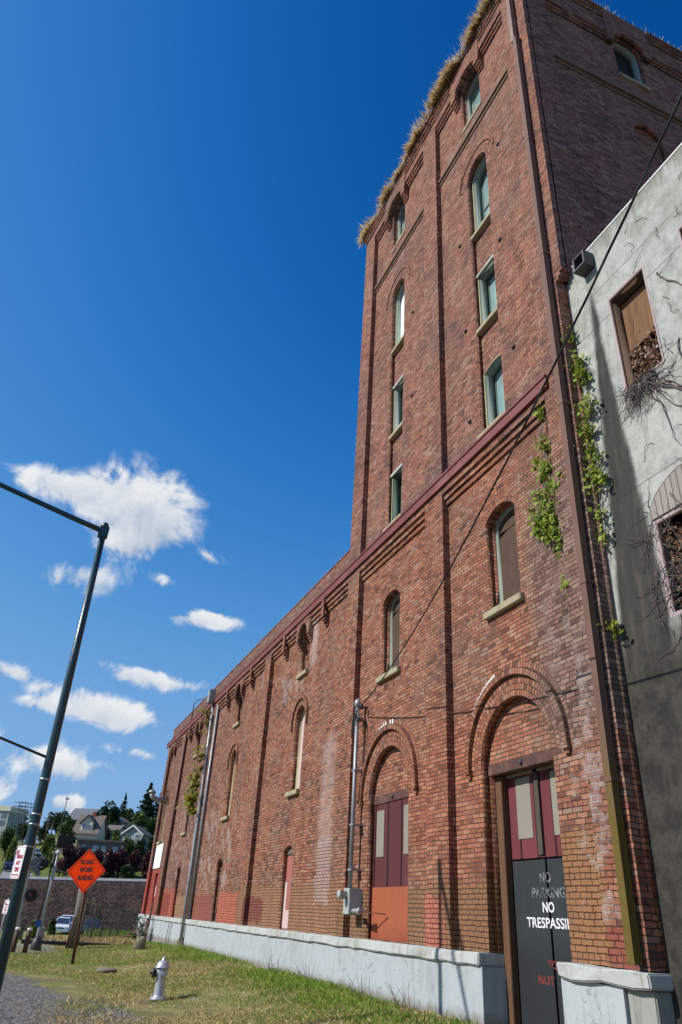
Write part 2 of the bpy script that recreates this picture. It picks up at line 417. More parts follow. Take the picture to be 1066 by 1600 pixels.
        lime(t.m('MULTIPLY', region(-8.75, -7.85, 1.75, 5.2, 0.25), t.m('MULTIPLY', t.step(mid, 0.42, 0.6), 0.8)))
        lime(t.m('MULTIPLY', region(-9.2, -7.6, 3.3, 6.8, 0.6), t.m('MULTIPLY', dn, 0.55)))
        lime(t.m('MULTIPLY', region(-33.6, -28.0, 2.3, 5.6, 0.5), t.m('MULTIPLY', t.step(mid, 0.40, 0.62), 0.75)))
        lime(t.m('MULTIPLY', region(-41.5, -34.5, 2.4, 7.5, 0.8), t.m('MULTIPLY', dn, 0.6)))
        lime(t.m('MULTIPLY', region(-26.6, -26.0, 9.2, 9.95, 0.15), 0.65))
        lime(t.m('MULTIPLY', region(-12.0, -9.0, 21.1, 22.2, 0.2), t.m('MULTIPLY', dn, 0.6)))
    limem = t.step(t.m('ADD', t.m('MULTIPLY', fine, 0.6), lime_all), 0.55, 1.15)
    c = t.mix(mort, painted, mort2)
    c = t.mix(t.m('MULTIPLY', limem, t.m('ADD', 0.30, t.m('MULTIPLY', mort, 0.65))), c, (0.55, 0.48, 0.45))
    vst = t.noise(t.vm('MULTIPLY', pos, (2.6, 2.6, 0.30)), 1.3, 6.0, 0.65)
    g = t.m('MULTIPLY', t.m('ADD', 0.60, t.m('MULTIPLY', fine, 0.42)), t.m('ADD', 0.66, t.m('MULTIPLY', vst, 0.62)))
    c = t.mix(1.0, c, t.xyz(g, g, g), 'MULTIPLY')
    if shade != 1.0: c = t.mix(1.0, c, (shade, shade, shade), 'MULTIPLY')
    setc(t, bs, Base_Color=c, Roughness=0.92, Specular_IOR_Level=0.15)
    hgt = t.m('ADD', t.m('SUBTRACT', t.m('MULTIPLY', r2, 0.35), mort), t.m('MULTIPLY', fine, 0.5))
    bump(t, bs, hgt, 0.75, 0.010)
    return mt
M = {}
M['brick'] = brick_mat('old_brick')
M['arch_brick'] = brick_mat('arch_brick', uv=True, arch_w=0.105)
M['hood_brick'] = brick_mat('hood_brick', uv=True, arch_w=0.11)
def stone_mat(name, col, dirt, paint_scale=1.2, cracks=True):
    mt, t, bs = new_mat(name)
    pos = t.n('ShaderNodeNewGeometry').outputs['Position']
    a = t.noise(pos, 0.8, 6.0, 0.6); b = t.noise(pos, 5.0, 6.0, 0.65); c_ = t.noise(pos, 60.0, 3.0, 0.6)
    st = t.noise(t.vm('MULTIPLY', pos, (3.0, 3.0, 0.5)), 2.2, 5.0, 0.6)
    c = t.mix(b, tuple(k * 0.86 for k in col), tuple(min(1, k * 1.1) for k in col))
    c = t.mix(t.m('MULTIPLY', t.step(t.m('ADD', t.m('MULTIPLY', a, .5), t.m('MULTIPLY', st, .5)), 0.47, 0.66), 0.75), c, dirt)
    c = t.mix(t.m('MULTIPLY', t.step(t.noise(t.vm('MULTIPLY', pos, (6.0, 6.0, 0.35)), 1.5, 5.0, 0.7), 0.56, 0.70), 0.45), c, tuple(k * 0.6 for k in dirt))
    if cracks:
        vo = t.n('ShaderNodeTexVoronoi', {'Vector': t.vm('ADD', pos, t.n('ShaderNodeTexNoise', {'Vector': pos, 'Scale': 3.0}).outputs[1]), 'Scale': 0.55}, feature='DISTANCE_TO_EDGE').outputs[0]
        cr = t.m('MULTIPLY', t.m('SUBTRACT', 1.0, t.step(vo, 0.0, 0.012)), t.step(b, 0.45, 0.62))
        c = t.mix(t.m('MULTIPLY', cr, 0.7), c, tuple(k * 0.3 for k in col))
    X, Y, Z = t.sep(pos)
    gr_ = t.m('MULTIPLY', t.m('SUBTRACT', 1.0, t.step(t.m('SUBTRACT', Z, t.m('MULTIPLY', b, 0.35)), 0.22, 0.42)), 0.7)
    c = t.mix(gr_, c, (0.16, 0.13, 0.09))
    setc(t, bs, Base_Color=c, Roughness=0.85, Specular_IOR_Level=0.2)
    bump(t, bs, t.m('ADD', t.m('MULTIPLY', b, 1.0), t.m('MULTIPLY', c_, 0.25)), 0.35, 0.03)
    return mt
M['plinth'] = stone_mat('painted_stone', (0.40, 0.435, 0.45), (0.29, 0.305, 0.295))
M['ledge'] = stone_mat('ledge_stone', (0.46, 0.475, 0.455), (0.24, 0.235, 0.17))
M['sill'] = plain('sill_stone', (0.35, 0.30, 0.19), 0.9, var=0.35, scale=3.0, dirt=(0.20, 0.18, 0.10))
M['string'] = plain('string_stone', (0.165, 0.102, 0.064), 0.9, var=0.4, scale=2.0, dirt=(0.15, 0.12, 0.07))
M['fascia'] = plain('oxide_paint', (0.175, 0.045, 0.038), 0.62, var=0.22, scale=1.4, dirt=(0.22, 0.085, 0.07))
M['gutter'] = plain('brown_paint', (0.155, 0.078, 0.055), 0.55, var=0.3, scale=1.5, dirt=(0.23, 0.145, 0.11))
M['green_frame'] = plain('green_grey_timber', (0.235, 0.27, 0.215), 0.7, var=0.25, scale=2.0, streak=True)
M['olive_frame'] = plain('olive_timber', (0.34, 0.33, 0.19), 0.75, var=0.3, scale=2.0, streak=True)
M['dark_green'] = plain('dark_green_timber', (0.055, 0.09, 0.076), 0.7, var=0.25, scale=2.0)
M['pink_board'] = plain('pink_board', (0.55, 0.41, 0.39), 0.7, var=0.08, scale=1.5)
M['white_board'] = plain('white_board', (0.74, 0.80, 0.76), 0.6, var=0.06, scale=1.5)
M['white_paint'] = plain('white_paint', (0.78, 0.78, 0.76), 0.5, var=0.06, scale=2.0)
M['purple_door'] = plain('purple_door_paint', (0.150, 0.040, 0.058), 0.5, var=0.35, scale=1.6, streak=True, dirt=(0.10, 0.025, 0.04))
M['red_door'] = plain('wine_door_paint', (0.19, 0.05, 0.055), 0.55, var=0.18, scale=2.0, streak=True)
def worn_door(name, col, under, groove=0.0):
    mt, t, bs = new_mat(name); p = t.n('ShaderNodeNewGeometry').outputs['Position']; X, Y, Z = t.sep(p)
    a = t.noise(t.vm('MULTIPLY', p, (9.0, 1.0, 0.8)), 1.6, 6.0, .65); b = t.noise(p, 3.0, 5.0, .65); e = t.noise(t.vm('MULTIPLY', p, (30.0, 1.0, 2.5)), 1.5, 5.0, .7)
    c = t.mix(a, tuple(k * .72 for k in col), tuple(min(1, k * 1.28) for k in col))
    c = t.mix(t.m('MULTIPLY', t.step(t.m('ADD', t.m('MULTIPLY', e, .6), t.m('MULTIPLY', b, .4)), .60, .68), .8), c, under)
    c = t.mix(t.m('MULTIPLY', t.m('SUBTRACT', 1.0, t.step(t.m('ADD', Z, t.m('MULTIPLY', b, .5)), 1.5, 1.95)), .55), c, tuple(k * .55 for k in col))
    setc(t, bs, Base_Color=c, Roughness=.7, Specular_IOR_Level=.2); bump(t, bs, e, .25, .006); return mt
M['orange_door'] = worn_door('orange_door_paint', (0.33, 0.092, 0.043), (0.40, 0.20, 0.13))
M['black_door'] = worn_door('black_door_paint', (0.032, 0.037, 0.040), (0.095, 0.098, 0.095))
M['beige_panel'] = plain('beige_panel', (0.25, 0.228, 0.18), 0.6, var=0.06, scale=3.0)
M['brown_door'] = plain('brown_red_board', (0.34, 0.115, 0.095), 0.7, var=0.12, scale=2.0)
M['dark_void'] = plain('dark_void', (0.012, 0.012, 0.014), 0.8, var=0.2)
M['lintel'] = plain('rusty_beam', (0.088, 0.039, 0.031), 0.75, var=0.35, scale=3.0, dirt=(0.20, 0.095, 0.07))
M['jamb_post'] = plain('weathered_post', (0.115, 0.058, 0.030), 0.85, var=0.4, scale=2.5, streak=True)
M['lettering_white'] = plain('white_stencil', (0.80, 0.80, 0.82), 0.6, var=0.10, scale=9.0)
M['lettering_grey'] = plain('faded_stencil', (0.15, 0.155, 0.165), 0.6, var=0.6, scale=5.0)
M['lettering_red'] = plain('red_spray', (0.30, 0.03, 0.02), 0.6, var=0.5, scale=7.0)
def stencil(name, col, cut):
    mt, t, bs = new_mat(name); p = t.n('ShaderNodeNewGeometry').outputs['Position']
    a = t.noise(p, 9.0, 5.0, .7); b = t.noise(p, 45.0, 4.0, .7)
    f = t.step(t.m('ADD', t.m('MULTIPLY', a, .6), t.m('MULTIPLY', b, .4)), cut - .06, cut + .06)
    setc(t, bs, Base_Color=t.mix(f, (0.032, 0.037, 0.040), col), Roughness=.6, Specular_IOR_Level=.2); return mt
M['lettering_white'] = stencil('white_stencil', (0.74, 0.74, 0.76), .40); M['lettering_grey'] = stencil('faded_stencil', (0.26, 0.27, 0.28), .50); M['lettering_red'] = stencil('red_spray', (0.34, 0.035, 0.02), .49)
M['zinc'] = plain('galvanised_steel', (0.33, 0.335, 0.34), 0.5, metal=0.35, var=0.25, scale=4.0, dirt=(0.30, 0.29, 0.27))
M['meter'] = plain('meter_grey', (0.34, 0.365, 0.335), 0.6, var=0.2, scale=3.0)
M['black_rubber'] = plain('black_rubber', (0.018, 0.018, 0.02), 0.5, var=0.3)
M['teal_pole'] = plain('teal_pole_paint', (0.014, 0.046, 0.052), 0.34, var=0.3, scale=1.5, spec=0.6)
M['band'] = plain('steel_band', (0.45, 0.45, 0.44), 0.35, metal=0.7, var=0.15)
M['sign_red'] = plain('sign_red', (0.50, 0.02, 0.06), 0.5, var=0.05)
M['orange_sign'] = plain('orange_sheet', (0.95, 0.052, 0.002), 0.5, var=0.03, spec=0.08)
M['sign_black'] = plain('sign_black', (0.012, 0.012, 0.012), 0.5, var=0.1)
M['brown_post'] = plain('brown_steel_post', (0.085, 0.040, 0.024), 0.7, var=0.3, scale=3.0)
M['silver'] = plain('silver_paint', (0.46, 0.47, 0.52), 0.36, metal=0.35, var=0.12, scale=4.0, dirt=(0.33, 0.33, 0.35))
M['dark_hose'] = plain('dark_cap', (0.045, 0.045, 0.05), 0.5, var=0.3)
M['rock'] = stone_mat('boulder_rock', (0.21, 0.175, 0.12), (0.12, 0.11, 0.075), cracks=False)
M['pale_rock'] = stone_mat('pale_rock', (0.36, 0.34, 0.30), (0.22, 0.21, 0.17), cracks=False)
M['step_wood'] = plain('step_wood', (0.14, 0.06, 0.042), 0.8, var=0.3, scale=3.0)
M['grey_wood'] = plain('grey_wood', (0.15, 0.135, 0.10), 0.85, var=0.35, scale=3.0, streak=True)
M['dark_wood'] = plain('dark_wood', (0.07, 0.055, 0.042), 0.85, var=0.3, scale=3.0)
M['concrete_grey'] = plain('grey_concrete', (0.30, 0.295, 0.28), 0.85, var=0.15, scale=3.0)
M['asphalt'] = plain('asphalt', (0.085, 0.085, 0.09), 0.9, var=0.2, scale=2.0)
M['pale_road'] = plain('pale_road', (0.26, 0.255, 0.25), 0.9, var=0.15, scale=1.0)
M['car_white'] = plain('white_car_paint', (0.72, 0.73, 0.75), 0.25, var=0.03, spec=0.6)
M['car_teal'] = plain('dark_teal_car_paint', (0.025, 0.055, 0.07), 0.25, var=0.05, spec=0.6)
M['car_blue'] = plain('dark_blue_car_paint', (0.018, 0.028, 0.065), 0.25, var=0.05, spec=0.6)
M['car_grey'] = plain('grey_car_paint', (0.25, 0.27, 0.29), 0.25, var=0.05, spec=0.6)
M['car_glass'] = plain('car_glass', (0.03, 0.045, 0.075), 0.08, var=0.1, spec=0.8)
M['tyre'] = plain('tyre', (0.015, 0.015, 0.015), 0.8, var=0.2)
M['lamp_glass'] = plain('lamp_glass', (0.7, 0.7, 0.68), 0.15, var=0.05)
M['blue_plate'] = plain('blue_plate', (0.02, 0.10, 0.36), 0.5, var=0.1)
M['plywood'] = None
def plywood():
    mt, t, bs = new_mat('weathered_plywood')
    p = t.n('ShaderNodeTexCoord').outputs['Object']
    q = t.vm('MULTIPLY', p, (5.0, 5.0, 0.5))
    nn = t.noise(q, 1.6, 5.0, 0.6, 1.2)
    w = t.m('SINE', t.m('MULTIPLY', nn, 55.0))
    f = t.m('ADD', 0.5, t.m('MULTIPLY', w, 0.35))
    c = t.mix(f, (0.055, 0.032, 0.022), (0.12, 0.070, 0.048))
    c = t.mix(t.m('MULTIPLY', t.noise(p, 2.0, 5.0), 0.6), c, (0.10, 0.07, 0.055))
    setc(t, bs, Base_Color=c, Roughness=0.85, Specular_IOR_Level=0.15); bump(t, bs, f, 0.3, 0.006)
    return mt
M['plywood'] = plywood()
def plywood2():
    mt, t, bs = new_mat('brown_plywood')
    p = t.n('ShaderNodeTexCoord').outputs['Object']
    q = t.vm('MULTIPLY', p, (9.0, 9.0, 0.6)); nn = t.noise(q, 1.3, 5.0, 0.65, 0.6)
    c = t.ramp(nn, [(0.3, (0.10, 0.052, 0.028)), (0.55, (0.20, 0.105, 0.052)), (0.75, (0.13, 0.08, 0.05))])
    setc(t, bs, Base_Color=c, Roughness=0.8, Specular_IOR_Level=0.15)
    return mt
M['plywood2'] = plywood2()
def glass_mat():
    mt, t, bs = new_mat('old_window_pane')
    p = t.n('ShaderNodeTexCoord').outputs['Object']
    n1 = t.noise(p, 1.5, 3.0)
    n2 = t.noise(t.vm('MULTIPLY', p, (3, 3, 1)), 2.0, 6.0, .7)
    c = t.mix(n1, (0.13, 0.25, 0.26), (0.30, 0.42, 0.42)); c = t.mix(t.m('MULTIPLY', t.step(n2, .5, .68), .6), c, (0.20, 0.21, 0.18))
    setc(t, bs, Base_Color=c, Roughness=0.12, Specular_IOR_Level=0.9)
    bump(t, bs, t.noise(p, 3.0, 2.0), 0.08, 0.02)
    return mt
M['glass'] = glass_mat()
def boards_mat(name, col, pitch=0.09, axis=1):
    mt, t, bs = new_mat(name)
    p = t.n('ShaderNodeNewGeometry').outputs['Position']
    X, Y, Z = t.sep(p); u = t.m('DIVIDE', t.m('ADD', X, Y), pitch); f = t.m('FRACT', u)
    e = t.m('MINIMUM', f, t.m('SUBTRACT', 1.0, f)); ln = t.step(e, 0.03, 0.09)
    r = t.white(t.xyz(t.m('FLOOR', u), 0.0, 0.0))[0]
    n1 = t.noise(t.vm('MULTIPLY', p, (8, 8, 0.7)), 1.5, 4.0)
    c = t.mix(t.m('MULTIPLY', t.m('ADD', r, n1), 0.5), tuple(k * 0.75 for k in col), tuple(k * 1.2 for k in col))
    c = t.mix(ln, tuple(k * 0.2 for k in col), c)
    setc(t, bs, Base_Color=c, Roughness=0.75, Specular_IOR_Level=0.25); bump(t, bs, ln, 0.4, 0.01)
    return mt
M['lining'] = boards_mat('boarded_lining', (0.27, 0.33, 0.29))
M['wine_boards'] = boards_mat('wine_boards', (0.105, 0.027, 0.030), 0.66)
M['rose_boards'] = boards_mat('rose_boards', (0.150, 0.036, 0.042), 0.45)
def conc_mat():
    mt, t, bs = new_mat('weathered_concrete')
    p = t.n('ShaderNodeNewGeometry').outputs['Position']; X, Y, Z = t.sep(p)
    a = t.noise(p, 0.9, 6.0, 0.6); b = t.noise(p, 4.5, 6.0, 0.68); c_ = t.noise(p, 45.0, 3.0, 0.6)
    d = t.noise(t.vm('MULTIPLY', p, (4, 4, 0.6)), 1.7, 5.0, 0.65)
    c = t.ramp(b, [(0.30, (0.25, 0.26, 0.23)), (0.5, (0.365, 0.375, 0.335)), (0.72, (0.455, 0.46, 0.415))])
    # board seams of the formwork
    for zz in (11.72, 10.98, 9.35, 7.5, 5.5, 3.9):
        e = t.m('ABSOLUTE', t.m('SUBTRACT', t.m('ADD', Z, t.m('MULTIPLY', a, 0.05)), zz + 0.025))
        c = t.mix(t.m('MULTIPLY', t.m('SUBTRACT', 1.0, t.step(e, 0.004, 0.018)), 0.75), c, (0.12, 0.115, 0.10))
    pe = t.step(t.noise(t.vm('ADD', p, (3, 0, 6)), 1.6, 8.0, 0.72), 0.54, 0.58)
    c = t.mix(t.m('MULTIPLY', pe, 0.55), c, (0.27, 0.265, 0.225))
    c = t.mix(t.m('MULTIPLY', t.step(d, 0.54, 0.70), 0.5), c, (0.19, 0.18, 0.15))
    # pits and specks
    vo = t.n('ShaderNodeTexVoronoi', {'Vector': p, 'Scale': 5.5}).outputs[0]
    c = t.mix(t.m('MULTIPLY', t.m('SUBTRACT', 1.0, t.step(vo, 0.05, 0.13)), t.step(a, 0.45, 0.6)), c, (0.085, 0.065, 0.05))
    # the run of algae and grime below the roof scupper
    ed = t.m('ADD', t.m('MULTIPLY', t.m('SUBTRACT', a, 0.5), 0.35), t.m('MULTIPLY', t.m('SUBTRACT', d, 0.5), 0.25))
    wid = t.m('ADD', 0.05, t.m('MULTIPLY', t.step(Z, 11.9, 5.0), 0.36))
    cx = t.m('SUBTRACT', -6.99, t.m('MULTIPLY', t.step(Z, 11.5, 6.0), 0.03))
    dx = t.m('ABSOLUTE', t.m('SUBTRACT', X, cx))
    st = t.m('SUBTRACT', 1.0, t.step(t.m('ADD', t.m('SUBTRACT', dx, wid), t.m('MULTIPLY', ed, 0.5)), -0.04, 0.07))
    st = t.m('MULTIPLY', st, t.m('SUBTRACT', 1.0, t.step(t.m('ADD', Z, ed), 11.4, 12.1)))
    lowp = t.m('SUBTRACT', 1.0, t.step(t.m('ADD', Z, t.m('MULTIPLY', ed, 2.0)), 4.6, 5.7))
    st = t.m('MAXIMUM', st, lowp)
    gc = t.ramp(d, [(0.3, (0.018, 0.018, 0.015)), (0.55, (0.036, 0.034, 0.029)), (0.75, (0.085, 0.073, 0.054))])
    c = t.mix(t.m('MULTIPLY', st, 0.95), c, gc); c = t.mix(t.m('MULTIPLY', lowp, 0.97), c, t.mix(0.35, t.mix(t.step(b, .38, .66), gc, t.mix(c_, (0.05, 0.048, 0.04), (0.10, 0.094, 0.078))), (0.030, 0.029, 0.025)))
    # dark drips from the coping
    dr = t.m('MULTIPLY', t.step(t.m('ADD', Z, t.m('MULTIPLY', t.m('SUBTRACT', t.noise(t.vm('MULTIPLY', p, (9, 9, 0.5)), 1.5, 3.0), 0.5), 1.2)), 12.45, 12.95), 0.75)
    c = t.mix(dr, c, (0.17, 0.155, 0.12))
    setc(t, bs, Base_Color=c, Roughness=0.9, Specular_IOR_Level=0.15)
    bump(t, bs, t.m('ADD', b, t.m('MULTIPLY', c_, 0.3)), 0.35, 0.02)
    return mt
M['concrete'] = conc_mat()
def leaf_mat(name, c0, c1, c2, rough=0.55, trans=0.35):
    mt, t, bs = new_mat(name)
    r = t.n('ShaderNodeNewGeometry').outputs['Random Per Island']
    c = t.ramp(r, [(0.0, c0), (0.5, c1), (1.0, c2)])
    setc(t, bs, Base_Color=c, Roughness=rough, Specular_IOR_Level=0.3)
    tr = t.n('ShaderNodeBsdfTranslucent', {0: c}); mx = t.n('ShaderNodeMixShader', {0: trans, 1: bs.outputs[0], 2: tr.outputs[0]})
    out = [n for n in mt.node_tree.nodes if n.type == 'OUTPUT_MATERIAL'][0]
    t.L.new(mx.outputs[0], out.inputs[0])
    return mt
M['ivy'] = leaf_mat('ivy_leaf', (0.10, 0.16, 0.015), (0.24, 0.33, 0.03), (0.38, 0.45, 0.06))
M['yellow_leaf'] = leaf_mat('yellow_leaf', (0.20, 0.19, 0.02), (0.36, 0.33, 0.04), (0.22, 0.28, 0.05))
M['straw'] = leaf_mat('straw', (0.60, 0.44, 0.20), (0.78, 0.62, 0.34), (0.88, 0.78, 0.54), 0.8, 0.62)
M['dry_grass'] = leaf_mat('dry_grass', (0.34, 0.24, 0.10), (0.50, 0.38, 0.17), (0.62, 0.50, 0.26), 0.8, 0.2)
M['grass'] = leaf_mat('grass_blade', (0.11, 0.20, 0.018), (0.19, 0.30, 0.032), (0.31, 0.39, 0.07), 0.6, 0.3)
M['dead_leaf'] = leaf_mat('dead_leaf', (0.06, 0.026, 0.014), (0.17, 0.08, 0.04), (0.34, 0.22, 0.14), 0.6, 0.15)
M['twig'] = plain('twig_bark', (0.11, 0.085, 0.075), 0.85, var=0.35, scale=8.0)
M['vine_stem'] = plain('vine_stem', (0.28, 0.215, 0.18), 0.85, var=0.3, scale=8.0)
M['tree_dark'] = leaf_mat('dark_foliage', (0.016, 0.034, 0.012), (0.035, 0.062, 0.020), (0.06, 0.09, 0.03), 0.6, 0.15)
M['tree_mid'] = leaf_mat('mid_foliage', (0.035, 0.065, 0.012), (0.065, 0.11, 0.022), (0.11, 0.155, 0.04), 0.6, 0.2)
M['tree_light'] = leaf_mat('light_foliage', (0.07, 0.11, 0.018), (0.12, 0.17, 0.03), (0.20, 0.24, 0.06), 0.6, 0.2)
M['tree_fir'] = leaf_mat('fir_foliage', (0.010, 0.024, 0.014), (0.020, 0.042, 0.022), (0.034, 0.058, 0.028), 0.6, 0.1)
M['tree_red'] = leaf_mat('plum_foliage', (0.050, 0.015, 0.020), (0.095, 0.028, 0.034), (0.15, 0.05, 0.052), 0.6, 0.15)
M['bark'] = plain('bark', (0.07, 0.055, 0.04), 0.9, var=0.3)
M['h_cream'] = plain('cream_siding', (0.62, 0.57, 0.44), 0.8, var=0.1)
M['h_grey'] = plain('grey_siding', (0.33, 0.34, 0.33), 0.8, var=0.1)
M['h_pink'] = plain('pinkish_siding', (0.45, 0.35, 0.30), 0.8, var=0.1)
M['h_brown'] = plain('brown_masonry', (0.16, 0.115, 0.095), 0.8, var=0.15)
M['h_roof'] = plain('shingle_roof', (0.17, 0.135, 0.115), 0.9, var=0.2)
M['h_roof_grey'] = plain('grey_shingle_roof', (0.15, 0.16, 0.175), 0.9, var=0.2)
M['h_trim'] = plain('white_trim', (0.70, 0.70, 0.68), 0.6, var=0.05)
M['h_glass'] = plain('house_glass', (0.10, 0.14, 0.18), 0.1, var=0.1, spec=0.8)
M['h_blind'] = plain('pale_blind', (0.34, 0.40, 0.45), 0.4, var=0.05)
M['red_brick'] = plain('red_chimney', (0.22, 0.06, 0.045), 0.9, var=0.2)
M['glass_red'] = plain('red_lens', (0.10, 0.012, 0.008), 0.3, var=0.2)
def moss_pipe():
    mt, t, bs = new_mat('brown_paint_with_moss'); p = t.n('ShaderNodeNewGeometry').outputs['Position']; X, Y, Z = t.sep(p)
    a = t.noise(t.vm('MULTIPLY', p, (3, 3, .7)), 2.0, 6.0, .65); b = t.noise(p, 14.0, 4.0, .7)
    br = t.mix(a, (0.105, 0.052, 0.038), (0.20, 0.115, 0.085)); mo = t.mix(b, (0.085, 0.058, 0.014), (0.165, 0.115, 0.022))
    f = t.m('SUBTRACT', 1.0, t.step(t.m('ADD', Z, t.m('MULTIPLY', t.m('SUBTRACT', a, .5), 2.4)), 2.9, 4.3))
    setc(t, bs, Base_Color=t.mix(f, br, mo), Roughness=.7, Specular_IOR_Level=.25); bump(t, bs, b, .2, .01); return mt
M['moss'] = moss_pipe()

# ------------------------------------------------------------------ ground
def smooth(a, b, x):
    t = np.clip((x - a) / (b - a), 0, 1); return t * t * (3 - 2 * t)
def gz(X, Y):
    X = np.asarray(X, float); Y = np.asarray(Y, float)
    wall = 0.36 - 0.25 * smooth(-31, -42, X)
    z = wall * smooth(2.6, 6.4, Y)
    z = z - 1.85 * smooth(-38, -84, X)
    z = z + 0.025 * np.sin(X * 1.3 + Y * 0.7) * np.cos(Y * 1.9 - X * 0.4) * smooth(0.5, 2.0, Y)
    return z
def ground_mat():
    mt, t, bs = new_mat('ground_soil')
    p = t.n('ShaderNodeNewGeometry').outputs['Position']; X, Y, Z = t.sep(p)
    a = t.noise(p, 0.45, 5.0, 0.6); b = t.noise(p, 2.6, 6.0, 0.65); c_ = t.noise(p, 22.0, 5.0, 0.7); d_ = t.noise(p, 90.0, 3.0, 0.7)
    green = t.mix(c_, (0.13, 0.18, 0.028), (0.27, 0.31, 0.07))
    straw = t.mix(c_, (0.25, 0.185, 0.085), (0.48, 0.38, 0.20))
    dirt = t.mix(c_, (0.13, 0.095, 0.060), (0.26, 0.20, 0.135))
    g = t.step(t.m('ADD', t.m('MULTIPLY', a, 0.55), t.m('MULTIPLY', b, 0.45)), 0.40, 0.54)
    soil = t.mix(t.step(t.noise(t.vm('ADD', p, (5, 2, 0)), 1.4, 5.0), 0.42, 0.6), straw, dirt)
    near = t.step(X, -30.0, -14.0)
    c = t.mix(t.m('SUBTRACT', 1.0, t.m('MULTIPLY', g, t.m('SUBTRACT', 1.0, t.m('MULTIPLY', near, 0.6)))), green, soil)
    # trampled gravel where vehicles turn in from the street
    gv = t.m('ADD', Y, t.m('ADD', t.m('MULTIPLY', t.m('SUBTRACT', b, 0.5), 1.3), t.m('MULTIPLY', t.m('SUBTRACT', a, 0.5), 1.2)))
    edge = t.m('ADD', 2.55, t.m('MULTIPLY', t.m('SUBTRACT', 1.0, t.step(X, -21.0, -15.0)), -1.5))
    edge = t.m('SUBTRACT', edge, t.m('MULTIPLY', t.m('SUBTRACT', 1.0, t.step(X, -26.5, -21.0)), 2.2))
    gm = t.m('SUBTRACT', 1.0, t.step(t.m('SUBTRACT', gv, edge), -0.15, 0.25))
    st_ = t.n('ShaderNodeTexVoronoi', {'Vector': p, 'Scale': 16.0}).outputs
    gravel = t.mix(t.m('ADD', t.m('MULTIPLY', t.sep(st_[1])[0], 0.7), t.m('MULTIPLY', c_, 0.4)), (0.11, 0.107, 0.103), (0.46, 0.445, 0.42))
    gravel = t.mix(t.m('MULTIPLY', t.step(st_[0], 0.25, 0.6), 0.7), gravel, (0.045, 0.042, 0.04))
    gravel = t.mix(t.m('MULTIPLY', t.step(b, 0.52, 0.66), 0.55), gravel, soil)
    c = t.mix(gm, c, gravel)
    setc(t, bs, Base_Color=c, Roughness=0.95, Specular_IOR_Level=0.1)
    bump(t, bs, t.m('ADD', c_, t.m('MULTIPLY', d_, 0.6)), 0.8, 0.04)
    return mt
M['ground'] = ground_mat()
def grid_sheet(name, xs, ys, zf, mat, kind='structure'):
    XX, YY = np.meshgrid(xs, ys, indexing='ij'); ZZ = zf(XX, YY)
    co = np.stack([XX, YY, ZZ], -1).reshape(-1, 3); nx, ny = len(xs), len(ys)
    idx = np.arange(nx * ny).reshape(nx, ny)
    f = np.stack([idx[:-1, :-1], idx[1:, :-1], idx[1:, 1:], idx[:-1, 1:]], -1).reshape(-1, 4)
    me = bpy.data.meshes.new(name); me.from_pydata(co.tolist(), [], f.tolist())
    me.polygons.foreach_set('use_smooth', [True] * len(me.polygons)); me.update()
    o = link(name, me, mat); return tag(o, kind=kind)
xs = np.concatenate([np.linspace(-118, -50, 40), np.linspace(-49, -8, 165), np.linspace(-7, 60, 20), [120, 400]])
ys = np.concatenate([[-400, -120], np.linspace(-60, -3, 20), np.linspace(-2.5, 7.2, 60), np.linspace(8, 70, 20), [150, 400]])
grid_sheet('ground', xs, ys, gz, M['ground'])
grid_sheet('street', np.linspace(-75, 60, 60), np.linspace(-16, -2.2, 6), lambda X, Y: gz(X, Y * 0) + 0.006, M['asphalt'])
grid_sheet('crossing_road', np.linspace(-39.5, -31.2, 8), np.linspace(-2.59, 2.2, 12), lambda X, Y: gz(X, Y) + 0.012 + 0 * X, M['pale_road'])

# ------------------------------------------------------------------ the brick warehouse
YP, YR, YB, YS = 6.965, 7.12, 7.275, 7.72       # pilaster face, panel face, strip face, back of the wall
PF = YR / 7.0; QF = YB / 7.0
bld = thing('brick_warehouse', 'tall old red brick warehouse with a square tower and arched doorways', 'warehouse', (0, 0, 0))
C1, C2 = -10.135, -14.94                       # bay centres of the tower
LOW = [-21.45, -29.65, -37.75]                 # bay centres of the long wing
ZL, ZF0, ZF1, ZP, ZT = 1.335, 10.38, 10.655, 11.33, 25.15
XW, XE, XT = -46.5, -7.54, -17.66
doorA = [arch(c, 1.0, -0.3 if c == C1 else ZL + 0.003, 4.11, 1.0, 30) for c in (C1, C2)]
winA = [arch(c, 0.50, 6.83, 8.70, 0.24) for c in (C1 + 0.02, C2 - 0.03)]
wing = []
for c in LOW:
    wing.append((arch(c - .03, 0.43, 8.56, 9.86, 0.36), arch(c, 0.46, 4.92, 7.02, 0.46), arch(c - 0.06, 0.46, ZL + 0.003, 3.26, 0.17)))
C6 = -44.35
w6 = arch(C6 - 0.45, 0.40, 4.92, 7.0, 0.40)
d6 = rect(C6 - 0.15, C6 + 0.85, ZL + 0.003, 3.3)
attA = [arch(c, 0.50, 22.2, 24.18, 0.22) for c in (C1 - 0.07, C2 - 0.07)]
strips = [arch(c, 0.47, 10.86, 19.62, 0.47) for c in (C1, C2)]
towerW = []
for c in (C1, C2):
    towerW.append([(c, 0.455, 17.40, 19.62, 0.455), (c, 0.455, 14.05, 15.93, None), (c, 0.455, 10.95, 12.70, 0.14 if c == C1 else None)])
def wpoly(w):
    c, h, z0, z1, r = w
    return arch(c, h, z0, z1, r) if r else rect(c - h, c + h, z0, z1)
doorholes_low = [doorA[1]] + [w[2] for w in wing] + [d6]
holes1 = doorA[1:] + winA + [q for w in wing for q in w] + [w6, d6]
